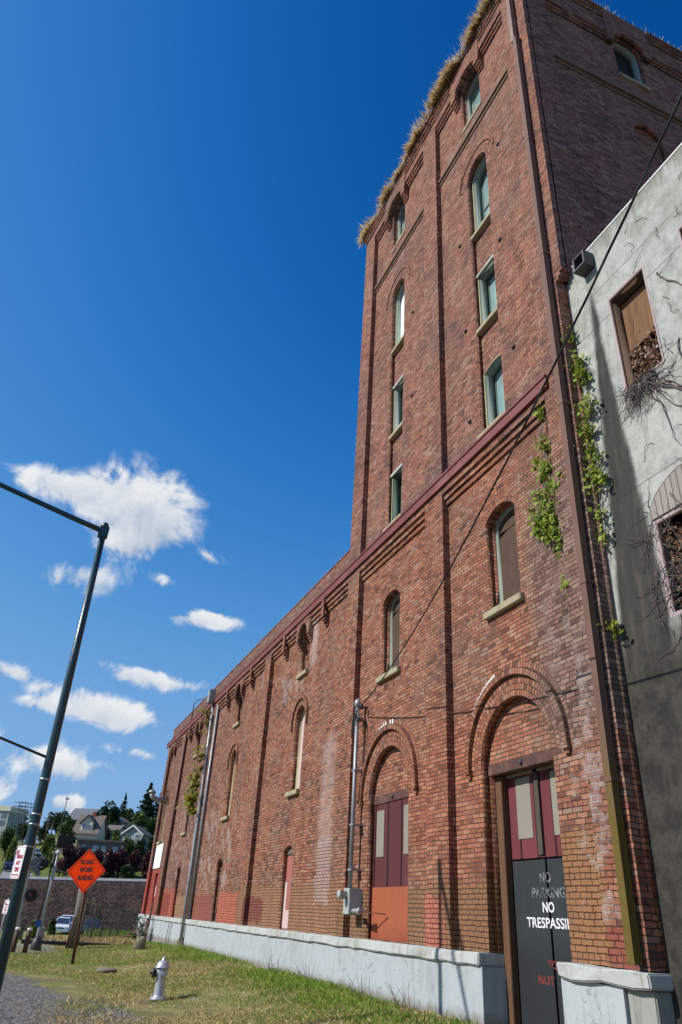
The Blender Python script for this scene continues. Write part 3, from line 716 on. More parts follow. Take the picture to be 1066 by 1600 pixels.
outer1 = [(XW, ZL), (C1 - 1.0, ZL), *[(p[0], p[1]) for p in reversed(arch(C1, 1.0, ZL, 4.11, 1.0, 30)[2:])], (C1 + 1.0, ZL), (XE, ZL), (XE, 10.70), (XW, 10.70)]
# the outline walks round the near doorway, which is cut right down through the plinth
def near_outline(x0, x1, z1):
    a = arch(C1, 1.0, ZL, 4.11, 1.0, 30)[2:]
    return [(x0, ZL)] + [(C1 - 1.0, ZL)] + list(reversed(a)) + [(C1 + 1.0, ZL), (x1, ZL), (x1, z1), (x0, z1)]
plate('wall', near_outline(XW, XE, 10.70), holes1, YR, YB - .0002, M['brick'], bld)
plate('wall', near_outline(XW, XE, 10.70), holes1, YB, YS, M['brick'], bld)
plate('tower_wall', rect(XT, XE, 10.703, 24.6), attA + strips, YR, YB - .0002, M['brick'], bld)
plate('tower_wall', rect(XT, XE, 10.703, 24.6), attA + [wpoly(w) for ws in towerW for w in ws], YB, YS, M['brick'], bld)
# parapet of the wing
bm = B(); box(bm, -46.05, XT - 0.003, 7.05, 7.45, 10.703, ZP)
box(bm, -46.07, XT - 0.003, 7.03, 7.47, ZP + .001, ZP + 0.05)
obj('parapet', bm, M['brick'], bld)
# pilasters
def pil(x0, x1, z0, z1, y0=YP, y1=YR - 0.002): boxo('pilaster', (x0, x1, y0, y1, z0, z1), M['brick'], bld)
pil(-12.88, -12.06, ZL, ZT); pil(-17.57, -16.77, ZL, ZT)
pil(-8.24, -7.54, ZL, 12.85); pil(-8.24, -7.35, 12.853, ZT)
for x in (-25.02, -33.68, -41.14): pil(x - 0.76, x, ZL, ZF0)
pil(-46.3, -45.62, ZL, ZF0)
# frieze above the stepped corbels of the wing and of the tower
def stepped(x0, x1, z0, y_in=YR, y_out=YP, n=3, dz=0.125, name='corbel_course', top=None, par=None, gap=0.03):
    """n courses stepping out one above the other, up to the frieze"""
    bm = B()
    for i in range(n):
        yo = y_in - (y_in - y_out) * (i + 1) / n
        box(bm, x0, x1, yo, y_in - 0.002, z0 + i * dz, z0 + (i + 1) * dz - (0.0 if i == n - 1 else 0.002))
    if top is not None: box(bm, x0, x1, y_out, y_in - 0.002, z0 + n * dz + 0.002, top)
    return obj(name, bm, M['brick'], par or bld)
bays = [(-12.06, -8.24), (-16.77, -12.88), (-25.02, -17.57), (-33.68, -25.78), (-41.14, -34.44), (-45.62, -41.9)]
for i, (a, b) in enumerate(bays):
    if i < 2:
        stepped(a + .002, b - .002, 9.93, n=3, dz=0.13, top=ZF0 - .002)
    else:
        c = LOW[i - 2] if i < 5 else C6 - 0.45
        # the courses stop at the window head; brackets hang beside it
        stepped(a + .002, c - 0.62, 9.96, n=3, dz=0.12, top=ZF0 - .002)
        stepped(c + 0.62, b - .002, 9.96, n=3, dz=0.12, top=ZF0 - .002)
        bm = B()
        hd = seg_outline(c - .03, 0.43, 9.86, 0.36, 0.0, 16)
        bmp = plate_mesh('s', [(c - .617, ZF0 - .004), (c - .617, 9.80), (c - .46, 9.80)] + list(reversed(hd)) + [(c + .40, 9.80), (c + .617, 9.80), (c + .617, ZF0 - .004)], [], YP - 0.02, YR - .002)
        obj('window_surround', bmp, M['brick'], bld)
        for sx in (-1, 1):
            x = c + sx * 0.52
            stepped(x - .10, x + .095, 9.44, n=4, dz=0.088, y_out=YP - 0.02)
            if i < 5:
                x = c + sx * 1.95
                bm = B()
                for k in range(4):
                    yo = YR - (YR - YP + 0.06) * (k + 1) / 4
                    box(bm, x - .11, x + .11, yo, YP + .02 if k > 20 else YR - .004, 9.50 + k * .09, 9.50 + (k + 1) * .09 - .002)
                box(bm, x - .11, x + .11, YP - 0.06, YP - .002, 9.862, ZF0 - .004)
                obj('corbel_bracket', bm, M['brick'], bld)
# fascia board
bm = B(); box(bm, -46.9, -8.08, 6.90, YP - .003, ZF0 - .02, ZF1 - .02); box(bm, -46.9, -8.08, 6.875, 6.898, ZF1 - 0.075, ZF1 - .022)
obj('fascia', bm, M['fascia'], bld)
bm = B(); box(bm, XW, -8.245, YP + .001, YR - .002, ZF0 + .002, 10.70); obj('frieze', bm, M['brick'], bld)
# plinth and ledge
PX0, PX1 = C1 - 0.98, C1 + 0.98
def rough_box(name, x0, x1, y0, y1, z0, z1, mat, seed, amp=0.012, n=0.35):
    bm = B(); box(bm, x0, x1, y0, y1, z0, z1)
    cuts = int((x1 - x0) / n)
    if cuts > 1:
        es = [e for e in bm.edges if abs(e.verts[0].co.x - e.verts[1].co.x) > 0.1]
        bmesh.ops.subdivide_edges(bm, edges=es, cuts=cuts, use_grid_fill=True)
    r = random.Random(seed)
    for v in bm.verts:
        if v.co.y < y0 + .01: v.co.y += r.uniform(-amp, amp)
        if abs(v.co.z - z0) < .01: v.co.z += r.uniform(-amp, amp)
        if abs(v.co.z - z1) < .01 and v.co.y < y0 + .01: v.co.z -= r.uniform(0, amp * 1.5)
    bmesh.ops.bevel(bm, geom=[e for e in bm.edges if e.calc_face_angle(0) > 0.6], offset=0.018, segments=2, affect='EDGES')
    return obj(name, bm, mat, bld)
rough_box('ledge', -46.6, PX0, 6.895, YS - .004, 1.15, ZL - .003, M['ledge'], 1)
rough_box('ledge', PX1, -7.49, 6.875, YS - .004, 1.15, ZL - .003, M['ledge'], 2, 0.02, 0.3)
boxo('plinth', (-46.55, -43.95, 6.95, YS, -0.4, 1.147), M['plinth'], bld)
boxo('plinth', (-43.0, PX0 + .02, 6.95, YS, -0.4, 1.147), M['plinth'], bld)
boxo('plinth', (PX1 - .02, -8.02, 6.95, YS, -0.4, 1.147), M['plinth'], bld)
boxo('plinth', (-8.0, -7.545, 6.985, YS, -0.4, 1.146), stone_mat('stained_stone', (0.30, 0.305, 0.28), (0.13, 0.115, 0.045)), bld, .015)
# hood moulds and arch rings of the two doorways
for k, c in enumerate((C1, C2)):
    r0 = 1.0
    ring_band('arch_ring', head_outline(c, r0 + 0.31, 4.11, 4.09), head_outline(c, r0, 4.11, 4.09), YR - .006, YR + .02, M['arch_brick'], bld)
    ring_band('hood_mould', head_outline(c, r0 + 0.435, 4.15, 4.12), head_outline(c, r0 + 0.315, 4.15, 4.12), YR - .075, YR - .001, M['hood_brick'], bld)
    ring_band('arch_ring', head_outline(c, r0 + 0.545, 4.15, 4.149), head_outline(c, r0 + 0.438, 4.15, 4.149), YR - .004, YR + .02, M['arch_brick'], bld)
    for s in (-1, 1):
        bm = B()
        x = c + s * (r0 + 0.375)
        box(bm, x - .075, x + .075, YR - .085, YR - .001, 4.03, 4.117); box(bm, x - .06, x + .06, YR - .05, YR - .001, 3.955, 4.0305)
        obj('hood_foot', bm, M['brick'], bld)
    # whitewashed bricks left on the outer ring
    for i, a in enumerate(np.linspace(math.radians(78 if k else 108), math.radians(128 if k else 142), 12)):
        if rnd.random() < (0.08 if k == 0 else 0.4): continue
        r1_, r2_ = r0 + .442, r0 + .545; da = 0.021
        vs = []; bm = B()
        for y in (YR - .008, YR - .003):
            for (rr, aa) in ((r1_, a - da), (r2_, a - da), (r2_, a + da), (r1_, a + da)):
                vs.append(bm.verts.new((c + rr * math.cos(aa), y, 4.15 + rr * math.sin(aa))))
        for idx in ((0, 1, 2, 3), (4, 7, 6, 5), (0, 4, 5, 1), (1, 5, 6, 2), (2, 6, 7, 3), (3, 7, 4, 0)):
            bm.faces.new([vs[q] for q in idx])
        obj('whitewashed_brick', bm, M['white_paint'], bld)
    # tympanum
    a = [p for p in arch(c, 0.998, 4.16, 4.163, 0.945, 30)]
    plate('tympanum', a, [], YR + 0.145, YR + 0.25, M['brick'], bld)
    boxo('lintel', (c - .997, c + .997, YR + .125, YR + .34, 3.965, 4.157), M['lintel'], bld, 0.01)
    lt = B(); lathe(lt, [(0.0, -.04), (.035, -.04), (.035, -.01), (.05, 0)], 8, (c - 0.0, YR + .124, 4.06), 'y'); obj('bolt', lt, M['dark_hose'], bld)
# arch trims over the other openings
for w in winA: pass
for c in (C1 + .02, C2 - .03):
    ring_band('arch_ring', seg_outline(c, .50, 8.70, .24, .21), seg_outline(c, .50, 8.70, .24, 0.0), YR - .005, YR + .02, M['arch_brick'], bld)
for c in LOW + [C6 - .45]:
    ring_band('hood_mould', head_outline(c, .77, 7.02, 6.80, 24), head_outline(c, .66, 7.02, 6.80, 24), YR - .06, YR - .001, M['hood_brick'], bld)
    ring_band('arch_ring', head_outline(c, .655, 7.02, 6.98, 24), head_outline(c, .46 if c != C6 - .45 else .40, 7.02, 6.98, 24), YR - .005, YR + .02, M['arch_brick'], bld)
for c in LOW:
    ring_band('arch_ring', seg_outline(c - .06, .46, 3.26, .17, .21), seg_outline(c - .06, .46, 3.26, .17, 0.0), YR - .005, YR + .02, M['arch_brick'], bld)
for c in (C1, C2):
    ring_band('arch_ring', head_outline(c, .80, 19.62, 19.5, 24), head_outline(c, .47, 19.62, 19.5, 24), YR - .006, YR + .02, M['arch_brick'], bld)
    ring_band('hood_mould', head_outline(c, .885, 19.62, 19.62, 24), head_outline(c, .803, 19.62, 19.62, 24), YR - .03, YR - .001, M['hood_brick'], bld)
# string course of the tower
for (a, b) in bays[:2]:
    bm = B(); box(bm, a + .003, b - .003, YR - .075, YR - .003, 21.50, 21.60); box(bm, a + .003, b - .003, YR - .035, YR - .003, 21.36, 21.43)
    obj('string_course', bm, M['string'], bld)
# tower cornice
for i, (a, b) in enumerate(bays[:2]):
    c = (C1, C2)[i] - .07
    stepped(a + .002, c - .80, 24.08, n=3, dz=0.12, top=ZT); stepped(c + .80, b - .002, 24.08, n=3, dz=0.12, top=ZT)
    bmp = plate_mesh('s', [(c - .797, ZT), (c - .797, 23.95), (c - .53, 23.95), (c - .53, 24.2)] + list(reversed(seg_outline(c, .50, 24.18, .22, .01, 16))) + [(c + .53, 24.2), (c + .53, 23.95), (c + .797, 23.95), (c + .797, ZT)], [], YP - 0.05, YR - .002)
    obj('window_surround', bmp, M['brick'], bld)
    for s in (-1, 1):
        stepped(c + s * .66 - .125, c + s * .66 + .125, 23.56, n=4, dz=0.095, y_out=YP - 0.05)
    for (x0, x1) in ((a - .0, c - .83), (c + .83, b)):
        bm = B()
        for k in range(3): box(bm, x0, x1, YP - .035 * (k + 1), YP - .002, 24.70 + k * .13, 24.70 + (k + 1) * .13 - .028)
        obj('cornice', bm, M['brick'], bld)
for (x0, x1) in ((-17.57, -16.77), (-12.88, -12.06), (-8.24, -7.35)):
    bm = B()
    for k in range(3): box(bm, x0 - (.03 * k), x1 + .03 * k, YP - .05 * (k + 1), YP - .002, 24.72 + k * .14, 24.72 + (k + 1) * .14 - .02)
    obj('cornice', bm, M['brick'], bld)
boxo('roof_slab', (-17.6, -7.40, 7.10, 20.4, 25.10, 25.20), M['h_roof'], bld)
# right-hand side of the tower (faces +X), and its return below
XF, XPn, XBk = -7.35, -7.47, -7.59
def pilx(y0, y1, z0=12.85, z1=ZT): boxo('pilaster', (XPn + .002, XF, y0, y1, z0, z1), M['brick'], bld)
pilx(YP + .123, 7.74); pilx(13.45, 14.2); pilx(19.7, 20.5)
CS = 10.62
sA = arch(CS, .50, 22.1, 23.95, .22); sS = arch(CS, .47, 13.0, 19.55, .47)
plate('tower_wall', rect(YS + .003, 20.5, 12.6, 24.6), [sA, sS], XBk + .003, XPn, M['brick'], bld, 'x')
plate('tower_wall', rect(YS + .003, 20.5, 12.6, 24.6), [sA], XBk - .4, XBk, M['brick'], bld, 'x')
boxo('tower_wall', (-7.60, XPn, YR + .002, YS + .001, 12.6, 24.6), M['brick'], bld)
for (y0, y1) in ((7.74, CS - .8), (CS + .8, 13.45), (14.2, 19.7)):
    bm = B()
    for k in range(3):
        xo = XPn + .12 * (k + 1) / 3
        box(bm, XPn + .002, xo, y0 + .002, y1 - .002, 23.62 + k * .12, 23.62 + (k + 1) * .12 - .002)
    box(bm, XPn + .002, XF, y0 + .002, y1 - .002, 23.982, ZT)
    for k in range(3): box(bm, XF + .002, XF + .035 * (k + 1), y0, y1, 24.62 + k * .14, 24.62 + (k + 1) * .14 - .02)
    obj('cornice', bm, M['brick'], bld)
bm = plate_mesh('s', [(CS - .797, ZT), (CS - .797, 23.55), (CS - .53, 23.55), (CS - .53, 23.96)] + list(reversed(seg_outline(CS, .50, 23.95, .22, .01, 16))) + [(CS + .53, 23.96), (CS + .53, 23.55), (CS + .797, 23.55), (CS + .797, ZT)], [], XPn + .002, XF + .04, 'x')
obj('window_surround', bm, M['brick'], bld)
for (y0, y1) in ((7.745, 13.445),):
    bm = B(); box(bm, XPn + .003, XPn + .075, y0, y1, 21.12, 21.24); box(bm, XPn + .003, XPn + .035, y0, y1, 20.98, 21.06); obj('string_course', bm, M['string'], bld)
# corbelled foot of the tower corner where it widens
bm = B()
for k in range(3): box(bm, XE + .002, XE + .19 * (k + 1) / 3, YP + .01, 7.9, 12.60 + k * .08, 12.60 + (k + 1) * .08 - .003)
obj('corner_corbel', bm, M['brick'], bld)
# backs of the building
boxo('roof', (-46.3, XT, 7.46, 22.0, 10.75, 10.95), M['h_roof'], bld)
boxo('rear_wall', (-46.45, XE - .1, 21.9, 22.2, -0.4, 10.7), M['brick'], bld)
boxo('end_wall', (-46.5, -46.1, YS + .002, 21.9, -0.4, 10.7), M['brick'], bld)
boxo('tower_rear_wall', (XT, XBk - .41, 20.2, 20.5, 10.7, 25.05), M['brick'], bld)
boxo('tower_end_wall', (XT, XT + .4, YS + .002, 20.19, 10.96, 25.05), M['brick'], bld)
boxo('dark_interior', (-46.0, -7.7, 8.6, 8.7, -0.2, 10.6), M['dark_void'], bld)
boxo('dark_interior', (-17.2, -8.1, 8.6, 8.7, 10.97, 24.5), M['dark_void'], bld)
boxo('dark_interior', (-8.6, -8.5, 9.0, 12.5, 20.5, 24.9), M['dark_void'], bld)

# ------------------------------------------------------------------ windows and doors
def framed(parent, w, y0, y1, mat, t=0.055, name='frame', bar=None):
    c, h, z0, z1, r = w
    o = wpoly((c, h - .004, z0 + .004, z1, (r - .004) if r else None)) if r else rect(c - h + .004, c + h - .004, z0 + .004, z1 - .004)
    i = wpoly((c, h - t, z0 + t, z1, max(.05, r - t))) if r else rect(c - h + t, c + h - t, z0 + t, z1 - t)
    return plate(name, o, [i], y0, y1, mat, parent)
for bi, ws in enumerate(towerW):
    for wi, w in enumerate(ws):
        c, h, z0, z1, r = w
        fr = framed(bld, w, YB + .02, YB + .30, M['lining'] if not (bi == 1 and wi == 2) else M['dark_green'], 0.05, 'window')
        framed(fr, (c, h - .052, z0 + .052, z1 if r else z1 - .052, (r - .052) if r else None), YB + .245, YB + .285, M['dark_green'], 0.06, 'sash')
        framed(fr, (c, h, z0, z1, r), YB - .005, YB + .017, M['olive_frame'], 0.035, 'frame')
        if not r: boxo('head_board', (c - h + .002, c + h - .002, YB - .055, YB - .008, z1 - .05, z1 + .03), M['ledge'], fr)
        if r and wi == 0 and bi == 1:
            plate('board', arch(c, h - .06, z0 + .06, z1, r - .06), [], YB + .15, YB + .175, M['white_board'], fr)
        else:
            pl = arch(c, h - .1, z0 + .1, z1, max(.05, r - .1)) if r else rect(c - h + .1, c + h - .1, z0 + .1, z1 - .1)
            plate('pane', pl, [], YB + .262, YB + .272, M['glass'], fr)
            if wi == 0: boxo('sash_bar', (c - h + .11, c + h - .11, YB + .235, YB + .26, (z0 + z1) / 2, (z0 + z1) / 2 + .06), M['dark_green'], fr)
        deep = (wi == 2)
        boxo('sill', (c - h - (.10 if deep else .01), c + h + (.10 if deep else .01), (YR - .06) if deep else YR + .01, YB + .24, z0 - .12, z0 - .002), M['sill'], fr, 0.008)
for bi, c in enumerate((C1 - .07, C2 - .07)):
    w = (c, .50, 22.2, 24.18, .22)
    fr = framed(bld, w, YB + .05, YB + .28, M['lining'], 0.05, 'window')
    framed(fr, (c, .45, 22.25, 24.18, .17), YB + .2, YB + .26, M['green_frame'], .07, 'sash')
    plate('pane', arch(c, .40, 22.3, 24.18, .12), [], YB + .235, YB + .245, M['glass'], fr)
    bm = B(); box(bm, c - .39, c + .39, YB + .20, YB + .232, 23.10, 23.16); box(bm, c - .39, c + .39, YB + .205, YB + .232, 22.70, 22.73); obj('sash_bar', bm, M['green_frame'], fr)
    boxo('sill', (c - .52, c + .52, YR - .03, YB + .1, 22.08, 22.198), M['sill'], fr, .008)
# side window of the tower
fr = plate('window', arch(CS, .496, 22.104, 23.95, .216), [arch(CS, .40, 22.2, 23.95, .14)], XBk - .2, XBk + .02, M['lining'], bld, 'x')
plate('pane', rect(CS - .44, CS + .44, 22.15, 24.1), [], XBk - .19, XBk - .18, M['dark_void'], fr, 'x')
boxo('sill', (XPn - .05, XPn + .06, CS - .55, CS + .55, 21.97, 22.10), M['sill'], fr, .008)
# boarded windows over the doorways
for c in (C1 + .02, C2 - .03):
    w = (c, .50, 6.83, 8.70, .24)
    fr = framed(bld, w, YR + .22, YR + .34, M['green_frame'], .07, 'window')
    plate('board', arch(c, .425, 6.90, 8.42, .10), [], YR + .27, YR + .29, M['plywood'], fr)
    plate('board', arch(c, .425, 8.54, 8.70, .165), [], YR + .272, YR + .285, M['plywood'], fr)
    boxo('sill', (c - .60, c + .60, YR - .10, YR + .24, 6.69, 6.828), M['sill'], fr, .012)
# windows of the wing
for k, c in enumerate(LOW):
    fr = framed(bld, (c - .03, .43, 8.56, 9.86, .36), YR + .40, YR + .48, M['dark_green'], .06, 'window')
    plate('pane', arch(c - .03, .39, 8.6, 9.86, .32), [], YR + .43, YR + .44, M['dark_void'] if k else M['glass'], fr)
    boxo('sill', (c - .50, c + .44, YR - .10, YR + .3, 8.42, 8.558), M['sill'], fr, .012)
    fr = framed(bld, (c, .46, 4.92, 7.02, .46), YR + .17, YR + .28, M['olive_frame'], .06, 'window')
    plate('board', arch(c, .41, 4.97, 7.02, .41), [], YR + .21, YR + .225, M['pink_board'] if k < 2 else M['dark_void'], fr)
    boxo('sill', (c - .56, c + .52, YR - .11, YR + .14, 4.78, 4.918), M['sill'], fr, .012)
    dr = plate('door', arch(c - .06, .45, ZL + .006, 3.26, .165), [], YR + (.14, .42, .34)[k], YR + (.18, .46, .38)[k], (M['brown_door'], M['lintel'], M['lintel'])[k], bld)
    if k == 0:
        plate('head_panel', arch(c - .06, .44, 3.22, 3.262, .155), [], YR + .10, YR + .135, M['grey_wood'], dr)
        boxo('notice', (c + .04, c + .34, YR + .128, YR + .137, 2.78, 3.19), M['white_paint'], dr)
        for (x0, x1, z0, z1, mm) in ((-.44, .10, 1.36, 1.80, 'pk'), (-.44, -.25, 1.8, 2.5, 'pk')):
            boxo('paint_patch', (c - .06 + x0, c - .06 + x1 + (.30 if z0 < 1.5 else 0), YR + .133, YR + .1385, z0, z1), M['pink_board'], dr)
    else:
        bm = B()
        for x in (-.30, -.1, .1, .30): tube(bm, [(c - .06 + x, YR + .22, ZL + .02), (c - .06 + x, YR + .22, 3.3)], .018, 6)
        for z in (1.8, 2.5, 3.1): tube(bm, [(c - .5, YR + .22, z), (c + .38, YR + .22, z)], .015, 6)
        obj('grille', bm, M['gutter'], dr)
fr = framed(bld, (C6 - .45, .40, 4.92, 7.0, .40), YR + .10, YR + .22, M['olive_frame'], .06, 'window')
plate('pane', arch(C6 - .45, .36, 4.96, 7.0, .36), [], YR + .15, YR + .16, M['dark_void'], fr)
boxo('sill', (C6 - .98, C6 + .06, YR - .11, YR + .14, 4.78, 4.918), M['sill'], fr, .012)
dr = boxo('door', (C6 - .14, C6 + .84, YR + .12, YR + .17, ZL + .006, 3.294), M['red_door'], bld)
boxo('notice', (C6 + .1, C6 + .4, YR + .10, YR + .118, 2.2, 2.7), M['white_paint'], dr)
boxo('door', (-43.95, -43.0, 6.98, 7.03, 0.02, 1.146), M['red_door'], bld)
boxo('wall_sign', (-45.40, -43.15, YR - .05, YR - .004, 3.55, 4.76), M['white_paint'], bld)
boxo('vent_grille', (-45.6, -45.05, 6.925, 6.948, 0.25, 0.85), M['dark_hose'], bld)
# far doorway: wine red double door with an orange painted foot
DY = 7.27
def dbox(name, x0, x1, z0, z1, y, mat, par, th=.02): return boxo(name, (x0, x1, y, y + th, z0, z1), mat, par)
dd = boxo('door', (C2 - .99, C2 + .99, DY, DY + .05, 2.305, 3.96), M['wine_boards'], bld)
dbox('door_foot', C2 - .99, C2 + .99, ZL, 2.302, DY - .004, M['orange_door'], dd, .05)
dbox('panel', -15.76, -15.38, 2.89, 3.83, DY - .012, M['beige_panel'], dd, .010)
dbox('panel', -14.42, -14.06, 2.89, 3.83, DY - .012, M['beige_panel'], dd, .010)
dbox('gap', -15.185, -15.165, 2.32, 2.78, DY - .008, M['dark_void'], dd, .007)
# near doorway: black stencilled doors below wine red ones
DN = 7.50
boxo('jamb_post', (-11.13, -10.93, 7.37, DN - .002, -.3, 3.96), M['jamb_post'], bld, .008)
XM = -10.03
for (x0, x1) in ((-10.93, XM - .012), (XM + .012, C1 + 1.0)):
    up = boxo('door', (x0, x1, DN, DN + .05, 2.665, 4.0), M['rose_boards'], bld)
    lo = boxo('door', (x0 + .03, x1, DN - .012, DN + .05, -.3, 2.635), M['black_door'], bld)
    if x0 < -10.5:
        dbox('panel', -10.69, -10.29, 2.955, 3.89, DN - .010, M['beige_panel'], up, .009)
        boxo('edge_strip', (x1 - .12, x1 - .002, DN - .03, DN - .001, 2.70, 3.99), M['dark_wood'], up)
    else:
        dbox('panel', -9.745, -9.35, 2.955, 3.89, DN - .010, M['beige_panel'], up, .009)
boxo('head_rail', (-10.93, C1 + 1.0, DN - .03, DN - .003, 3.93, 3.99), M['sill'], bld)
boxo('dark_gap', (-11.1, C1 + 1.0, DN + .06, DN + .09, -.3, 4.0), M['dark_void'], bld)
def text_mesh(body, size, thick=0.002, space=1.0, bold=0.0, xs=1.0):
    cu = bpy.data.curves.new('t', 'FONT'); cu.body = body; cu.size = size; cu.extrude = thick; cu.space_character = space; cu.offset = bold
    cu.align_x = 'CENTER'; cu.align_y = 'CENTER'; cu.resolution_u = 3
    o = bpy.data.objects.new('t', cu); COL.objects.link(o)
    dg = bpy.context.evaluated_depsgraph_get(); me = bpy.data.meshes.new_from_object(o.evaluated_get(dg))
    bpy.data.objects.remove(o); bpy.data.curves.remove(cu)
    if xs != 1.0:
        for v in me.vertices: v.co.x *= xs
    me.materials.clear()
    return me
def text_on_wall(body, cx, cz, y, h, w, mat, par, name='lettering', bold=0.006):
    """text reading left to right along +X on a surface facing -Y, fitted into w x h"""
    me = text_mesh(body, 1.0, .001, 1.0, bold)
    xs_ = [v.co.x for v in me.vertices]; ys_ = [v.co.y for v in me.vertices]
    sx, sy = w / (max(xs_) - min(xs_)), h / (max(ys_) - min(ys_)); mx, my = (max(xs_) + min(xs_)) / 2, (max(ys_) + min(ys_)) / 2
    for v in me.vertices:
        x, yy, z = v.co; v.co = (cx + (x - mx) * sx, y - .002 - z, cz + (yy - my) * sy)
    o = link(name, me, mat, par); return o
yt = DN - .0125
text_on_wall('NO', -10.06, 2.385, yt, .145, .27, M['lettering_grey'], lo, bold=.012)
text_on_wall('PARKING', -10.02, 2.18, yt, .14, .80, M['lettering_grey'], lo, bold=.012)
text_on_wall('NO', -10.04, 1.985, yt, .14, .28, M['lettering_white'], lo, bold=.02)
text_on_wall('TRESPASSING', -9.965, 1.78, yt, .138, 1.28, M['lettering_white'], lo, bold=.014)
text_on_wall('YOU', -9.99, 1.255, yt, .11, .34, M['lettering_red'], lo, bold=.02)
text_on_wall('NOT', -10.22, 1.055, yt, .11, .38, M['lettering_red'], lo, bold=.02)

# ------------------------------------------------------------------ pipes and fittings of the building
bm = B(); box(bm, -7.725, -7.60, 6.80, 6.915, 3.4, 21.55); obj('downspout', bm, M['moss'], bld)
boxo('downspout', (-7.725, -7.60, 6.80, 6.915, 1.39, 3.398), M['moss'], bld)
boxo('downspout', (-7.79, -7.655, 6.79, 6.915, 21.552, 25.6), M['gutter'], bld)
for z in (3.39, 6.2, 9.6, 13.4, 17.2, 21.5): boxo('pipe_collar', (-7.74, -7.585, 6.79, YP - .002, z, z + .05), M['gutter'], bld)
# white pipe with a hopper on the wing
tubeo('downspout', [(-34.35, 6.93, 10.4), (-34.05, 6.90, 7.0), (-33.75, 6.86, 3.2), (-33.60, 6.84, 0.55)], .075, M['zinc'], bld)
boxo('rain_hopper', (-34.60, -34.10, 6.62, 6.92, 10.40, 11.02), M['zinc'], bld, .02)
tubeo('downspout', [(-33.62, 7.02, 10.2), (-33.55, 7.02, 1.36)], .06, M['zinc'], bld)
tubeo('downspout', [(-41.05, 6.99, 10.2), (-41.05, 6.99, 1.36)], .065, M['gutter'], bld)
tubeo('roof_conduit', [(-40.3, 7.02, 10.3), (-40.3, 7.02, 11.75), (-39.8, 7.2, 11.9), (-39.0, 7.4, 11.75)], .025, M['dark_hose'], bld, 6)
# electric service: mast, meter and stub
tubeo('conduit', [(-16.36, 6.92, 2.3), (-16.36, 6.92, 6.30)], .048, M['zinc'], bld, 14)
bm = B(); lathe(bm, [(.05, 6.28), (.085, 6.30), (.085, 6.40), (.05, 6.47), (.01, 6.49)], 14, (-16.36, 6.92, 0)); obj('weatherhead', bm, M['zinc'], bld)
bm = B()
for z in (2.62, 3.55, 4.75, 5.95): box(bm, -16.43, -16.22, 6.865, 7.118, z, z + .035)
obj('pipe_clamp', bm, M['zinc'], bld)
mb = boxo('meter_box', (-16.45, -16.12, 6.81, YR - .003, 1.76, 2.27), M['meter'], bld, .012)
bm = B(); lathe(bm, [(.075, 6.812), (.075, 6.66), (.088, 6.658), (.088, 6.62), (.0, 6.61)], 18, (-16.28, 0, 2.13), 'y'); obj('meter_dial', bm, M['meter'], mb)
tubeo('stub_pipe', [(-16.08, 6.90, 1.83), (-15.78, 6.90, 1.83)], .05, M['zinc'], mb, 12)
tubeo('stub_coupling', [(-15.80, 6.90, 1.83), (-15.66, 6.90, 1.83)], .068, M['zinc'], mb, 12)
tubeo('rod', [(-15.66, 6.90, 1.83), (-15.1, 7.20, 1.80)], .012, M['lintel'], mb, 6)
# insulator bracket
bm = B(); tube(bm, [(-16.18, 7.11, 6.25), (-16.18, 6.97, 6.25)], .02, 8); lathe(bm, [(.035, -.06), (.055, -.03), (.03, 0), (.055, .03), (.035, .06)], 10, (-16.18, 6.94, 6.25)); obj('insulator', bm, M['dark_hose'], bld)
bm = B()
for k in range(3):
    pts = [(-16.36 + .20 * s, 6.86 - .12 * math.sin(math.pi * s), 6.30 - (.55 + .12 * k) * math.sin(math.pi * s) ** 1.2 - .05 * s) for s in np.linspace(0, 1, 14)]
    tube(bm, pts, .009, 5)
for k in range(2):
    ring = [(-16.36 + .16 * math.cos(a), 6.92 + .13 * math.sin(a), 5.93 + .05 * k + .03 * math.sin(a)) for a in np.linspace(0, 2 * math.pi, 16)]
    tube(bm, ring, .010, 5)
obj('service_loop', bm, M['black_rubber'], bld)
# elbow vent sticking out of the end bay
bm = B(); tube(bm, [(-44.6, YR, 7.05), (-44.6, 6.45, 7.10), (-44.6, 6.25, 7.2), (-44.6, 6.18, 7.42)], [.14, .14, .15, .16], 12); lathe(bm, [(.21, 7.40), (.23, 7.46), (.10, 7.58)], 12, (-44.6, 6.18, 0)); obj('vent_pipe', bm, M['zinc'], bld)
# tie-rod end plates
for (x, z) in ((-9.35, 15.9), (-9.2, 12.35), (-11.0, 14.4), (-11.1, 17.6), (-9.1, 19.3), (-13.85, 17.7), (-13.9, 14.5), (-11.0, 11.6)):
    bm = B(); lathe(bm, [(.0, YR - .06), (.025, YR - .055), (.052, YR - .03), (.056, YR - .002)], 9, (x, 0, z), 'y'); obj('tie_plate', bm, M['dark_hose'], bld)

